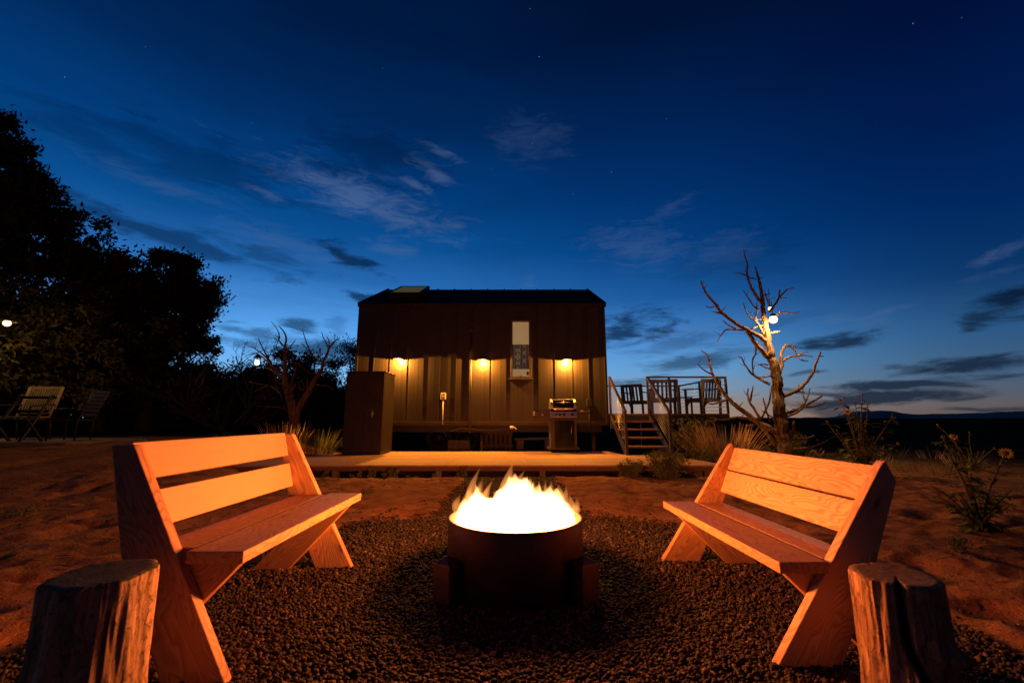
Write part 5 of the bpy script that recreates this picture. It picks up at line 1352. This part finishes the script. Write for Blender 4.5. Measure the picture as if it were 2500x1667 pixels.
for i in range(12):
    x = rg.uniform(-8.5, -3.2); y = rg.uniform(7.6, 10.5)
    tuft('grass_tuft', 'sparse grass tuft near the patio chairs', x, y, 36, rg.uniform(.08, .2), .5, M_SAGE, 260+i, lean=.6, group='grass tufts by the patio')

def leaf_shape(mb, p, d, up, L, W):
    d = Vector(d).normalized(); s = d.cross(Vector(up)).normalized(); n = s.cross(d)
    pr = [(0, .0), (.12, .42), (.35, .5), (.65, .3), (1, 0)]
    vs = [p]; 
    for (t, w) in pr[1:-1]:
        c = p + d*L*t - n*L*.18*t*t
        vs += [c - s*W*w + n*W*.12, c, c + s*W*w + n*W*.12]
    vs.append(p + d*L - n*L*.2)
    fs = [(0, 2, 1), (0, 3, 2)] + [(1, 2, 5, 4), (2, 3, 6, 5), (4, 5, 8, 7), (5, 6, 9, 8)] + [(7, 8, 10), (8, 9, 10)]
    mb.add(vs, fs)
def sunflower(label, base, stems, seed, leafL=.09):
    g = random.Random(seed); z0 = gzf(base[0], base[1]); o = Vector((base[0], base[1], z0))
    root = thing('wild_sunflower', label, 'flower', o)
    for (tip, has) in stems:
        tip = Vector(tip)-o; b = Vector((g.uniform(-.02, .02), g.uniform(-.02, .02), -.03))
        m1 = Vector((tip.x*.30, tip.y*.25, tip.z*.42)); m2 = Vector((tip.x*.72+g.uniform(-.02, .02), tip.y*.7, tip.z*.78))
        P = catmull([b, m1, m2, tip], 5); s = MB().tube(P, [.011*(1-.65*i/(len(P)-1)) for i in range(len(P))], 7).build('stem', M_STEM, root, True)
        n = max(8, int(tip.length*22)); lv = 0
        for i in range(n):
            t = g.uniform(.12, .93); q = P[int(t*(len(P)-1))]; a = g.uniform(0, 2*PI); L = leafL*g.uniform(.6, 1.3)*(1.25-t*.6)
            d = Vector((math.cos(a), math.sin(a), g.uniform(-.3, .5))); e = q + d*L*.5
            mb = MB().tube([q, q.lerp(e, .6)+Vector((0, 0, .01)), e], .0022, 4); leaf_shape(mb, e, d+Vector((0, 0, -.25)), (0, 0, 1), L, L*.8)
            mb.build('leaf', M_SUNL, s)
        if has:
            face = Vector((g.uniform(-.8, .6), -1.0, g.uniform(.1, .9))).normalized(); R = has*.72
            M = frame_mat(tip, face.orthogonal(), face)
            h = MB().lathe([(R*.34, -.012), (R*.42, .0), (R*.36, .012), (.0, .017)], 14).build('flower_head', M_HEAD, root, True, mw=M)
            pt = MB()
            for k in range(13):
                a = 2*PI*k/13+g.uniform(-.1, .1); d = Vector((math.cos(a), math.sin(a), g.uniform(-.1, .35)))
                c = d.normalized(); sd = Vector((-math.sin(a), math.cos(a), 0))*R*.17; q0 = c*R*.35; q1 = c*R*.75; q2 = c*R*g.uniform(.95, 1.15)
                pt.add([q0-sd*.6, q0+sd*.6, q1+sd, q1-sd, q2], [(0, 1, 2, 3), (3, 2, 4)])
            pt.build('petals', M_PETAL, h)
Y1 = 6.6; zoom = lambda x, y: (1950+x/3.92, 940+y/3.92)
tips = [((400,145),.055),((540,178),.04),((610,92),.03),((660,180),.035),((465,255),.06),((585,385),.07),((900,298),.07),((270,350),.04),((950,560),.04),((720,480),0),((360,430),0),((820,420),0),((420,560),0),((760,600),0),((520,520),0),((640,330),0)]
stems = []
for (c, h) in tips:
    y = Y1 + random.uniform(-.22, .22); stems.append((at(*zoom(*c), Y=y), h))
sunflower('tall wild sunflower with yellow blooms behind the swirly-grained bench', (at(2100, 1100, Y=Y1).x, Y1), stems, 5, .11)
B2 = at(2393, 1286, Z=.04); Y2 = B2.y
tips2 = [((1980,650),.065),((1470,640),.06),((1480,495),.04),((1380,495),.03),((1650,840),0),((1740,950),0),((1260,960),0),((1330,1060),0),((1530,1020),0),((2030,1010),0),((2060,1120),0),((1420,1130),0),((1900,1190),0),((1560,1190),0),((1850,1060),0)]
sunflower('small wild sunflower growing alone on the open dirt', (B2.x, Y2), [(at(*zoom(*c), Y=Y2+random.uniform(-.15, .15)), h) for c, h in tips2], 6, .085)
tips3 = [((1635,455),.04),((1870,605),.035),((1720,640),.03),((1325,380),.02),((1780,620),0),((1600,590),0)]
sunflower('dim thin wildflower far out on the dark flat', (at(2370, 1100, Y=7.2).x, 7.2), [(at(*zoom(*c), Y=7.2+random.uniform(-.2, .2)), h) for c, h in tips3], 8, .06)

# dry leaves on the dirt
def dry_leaf(u, v, L, a, label):
    p = at(u, v, Z=.0); z = gzf(p.x, p.y)
    mb = MB(); leaf_shape(mb, Vector((0, 0, .015)), (1, 0, .12), (0, 0, 1), L, L*.16)
    mb.tube([(0, 0, .015), (-L*.22, .01, .012)], .0015, 5)
    o = mb.build('dry_leaf', simple('straw_leaf', (.62, .40, .2), .7, 0, .15, 30, .1)); o.location = (p.x, p.y, z+.004); o.rotation_euler = (rad(-55), 0, a); setp(o, label, 'leaf')
dry_leaf(166, 1236, .15, rad(14), 'long pale dry leaf lying on open dirt')
dry_leaf(255, 1211, .12, rad(8), 'pale dry leaf lying close behind the gap-backed bench')
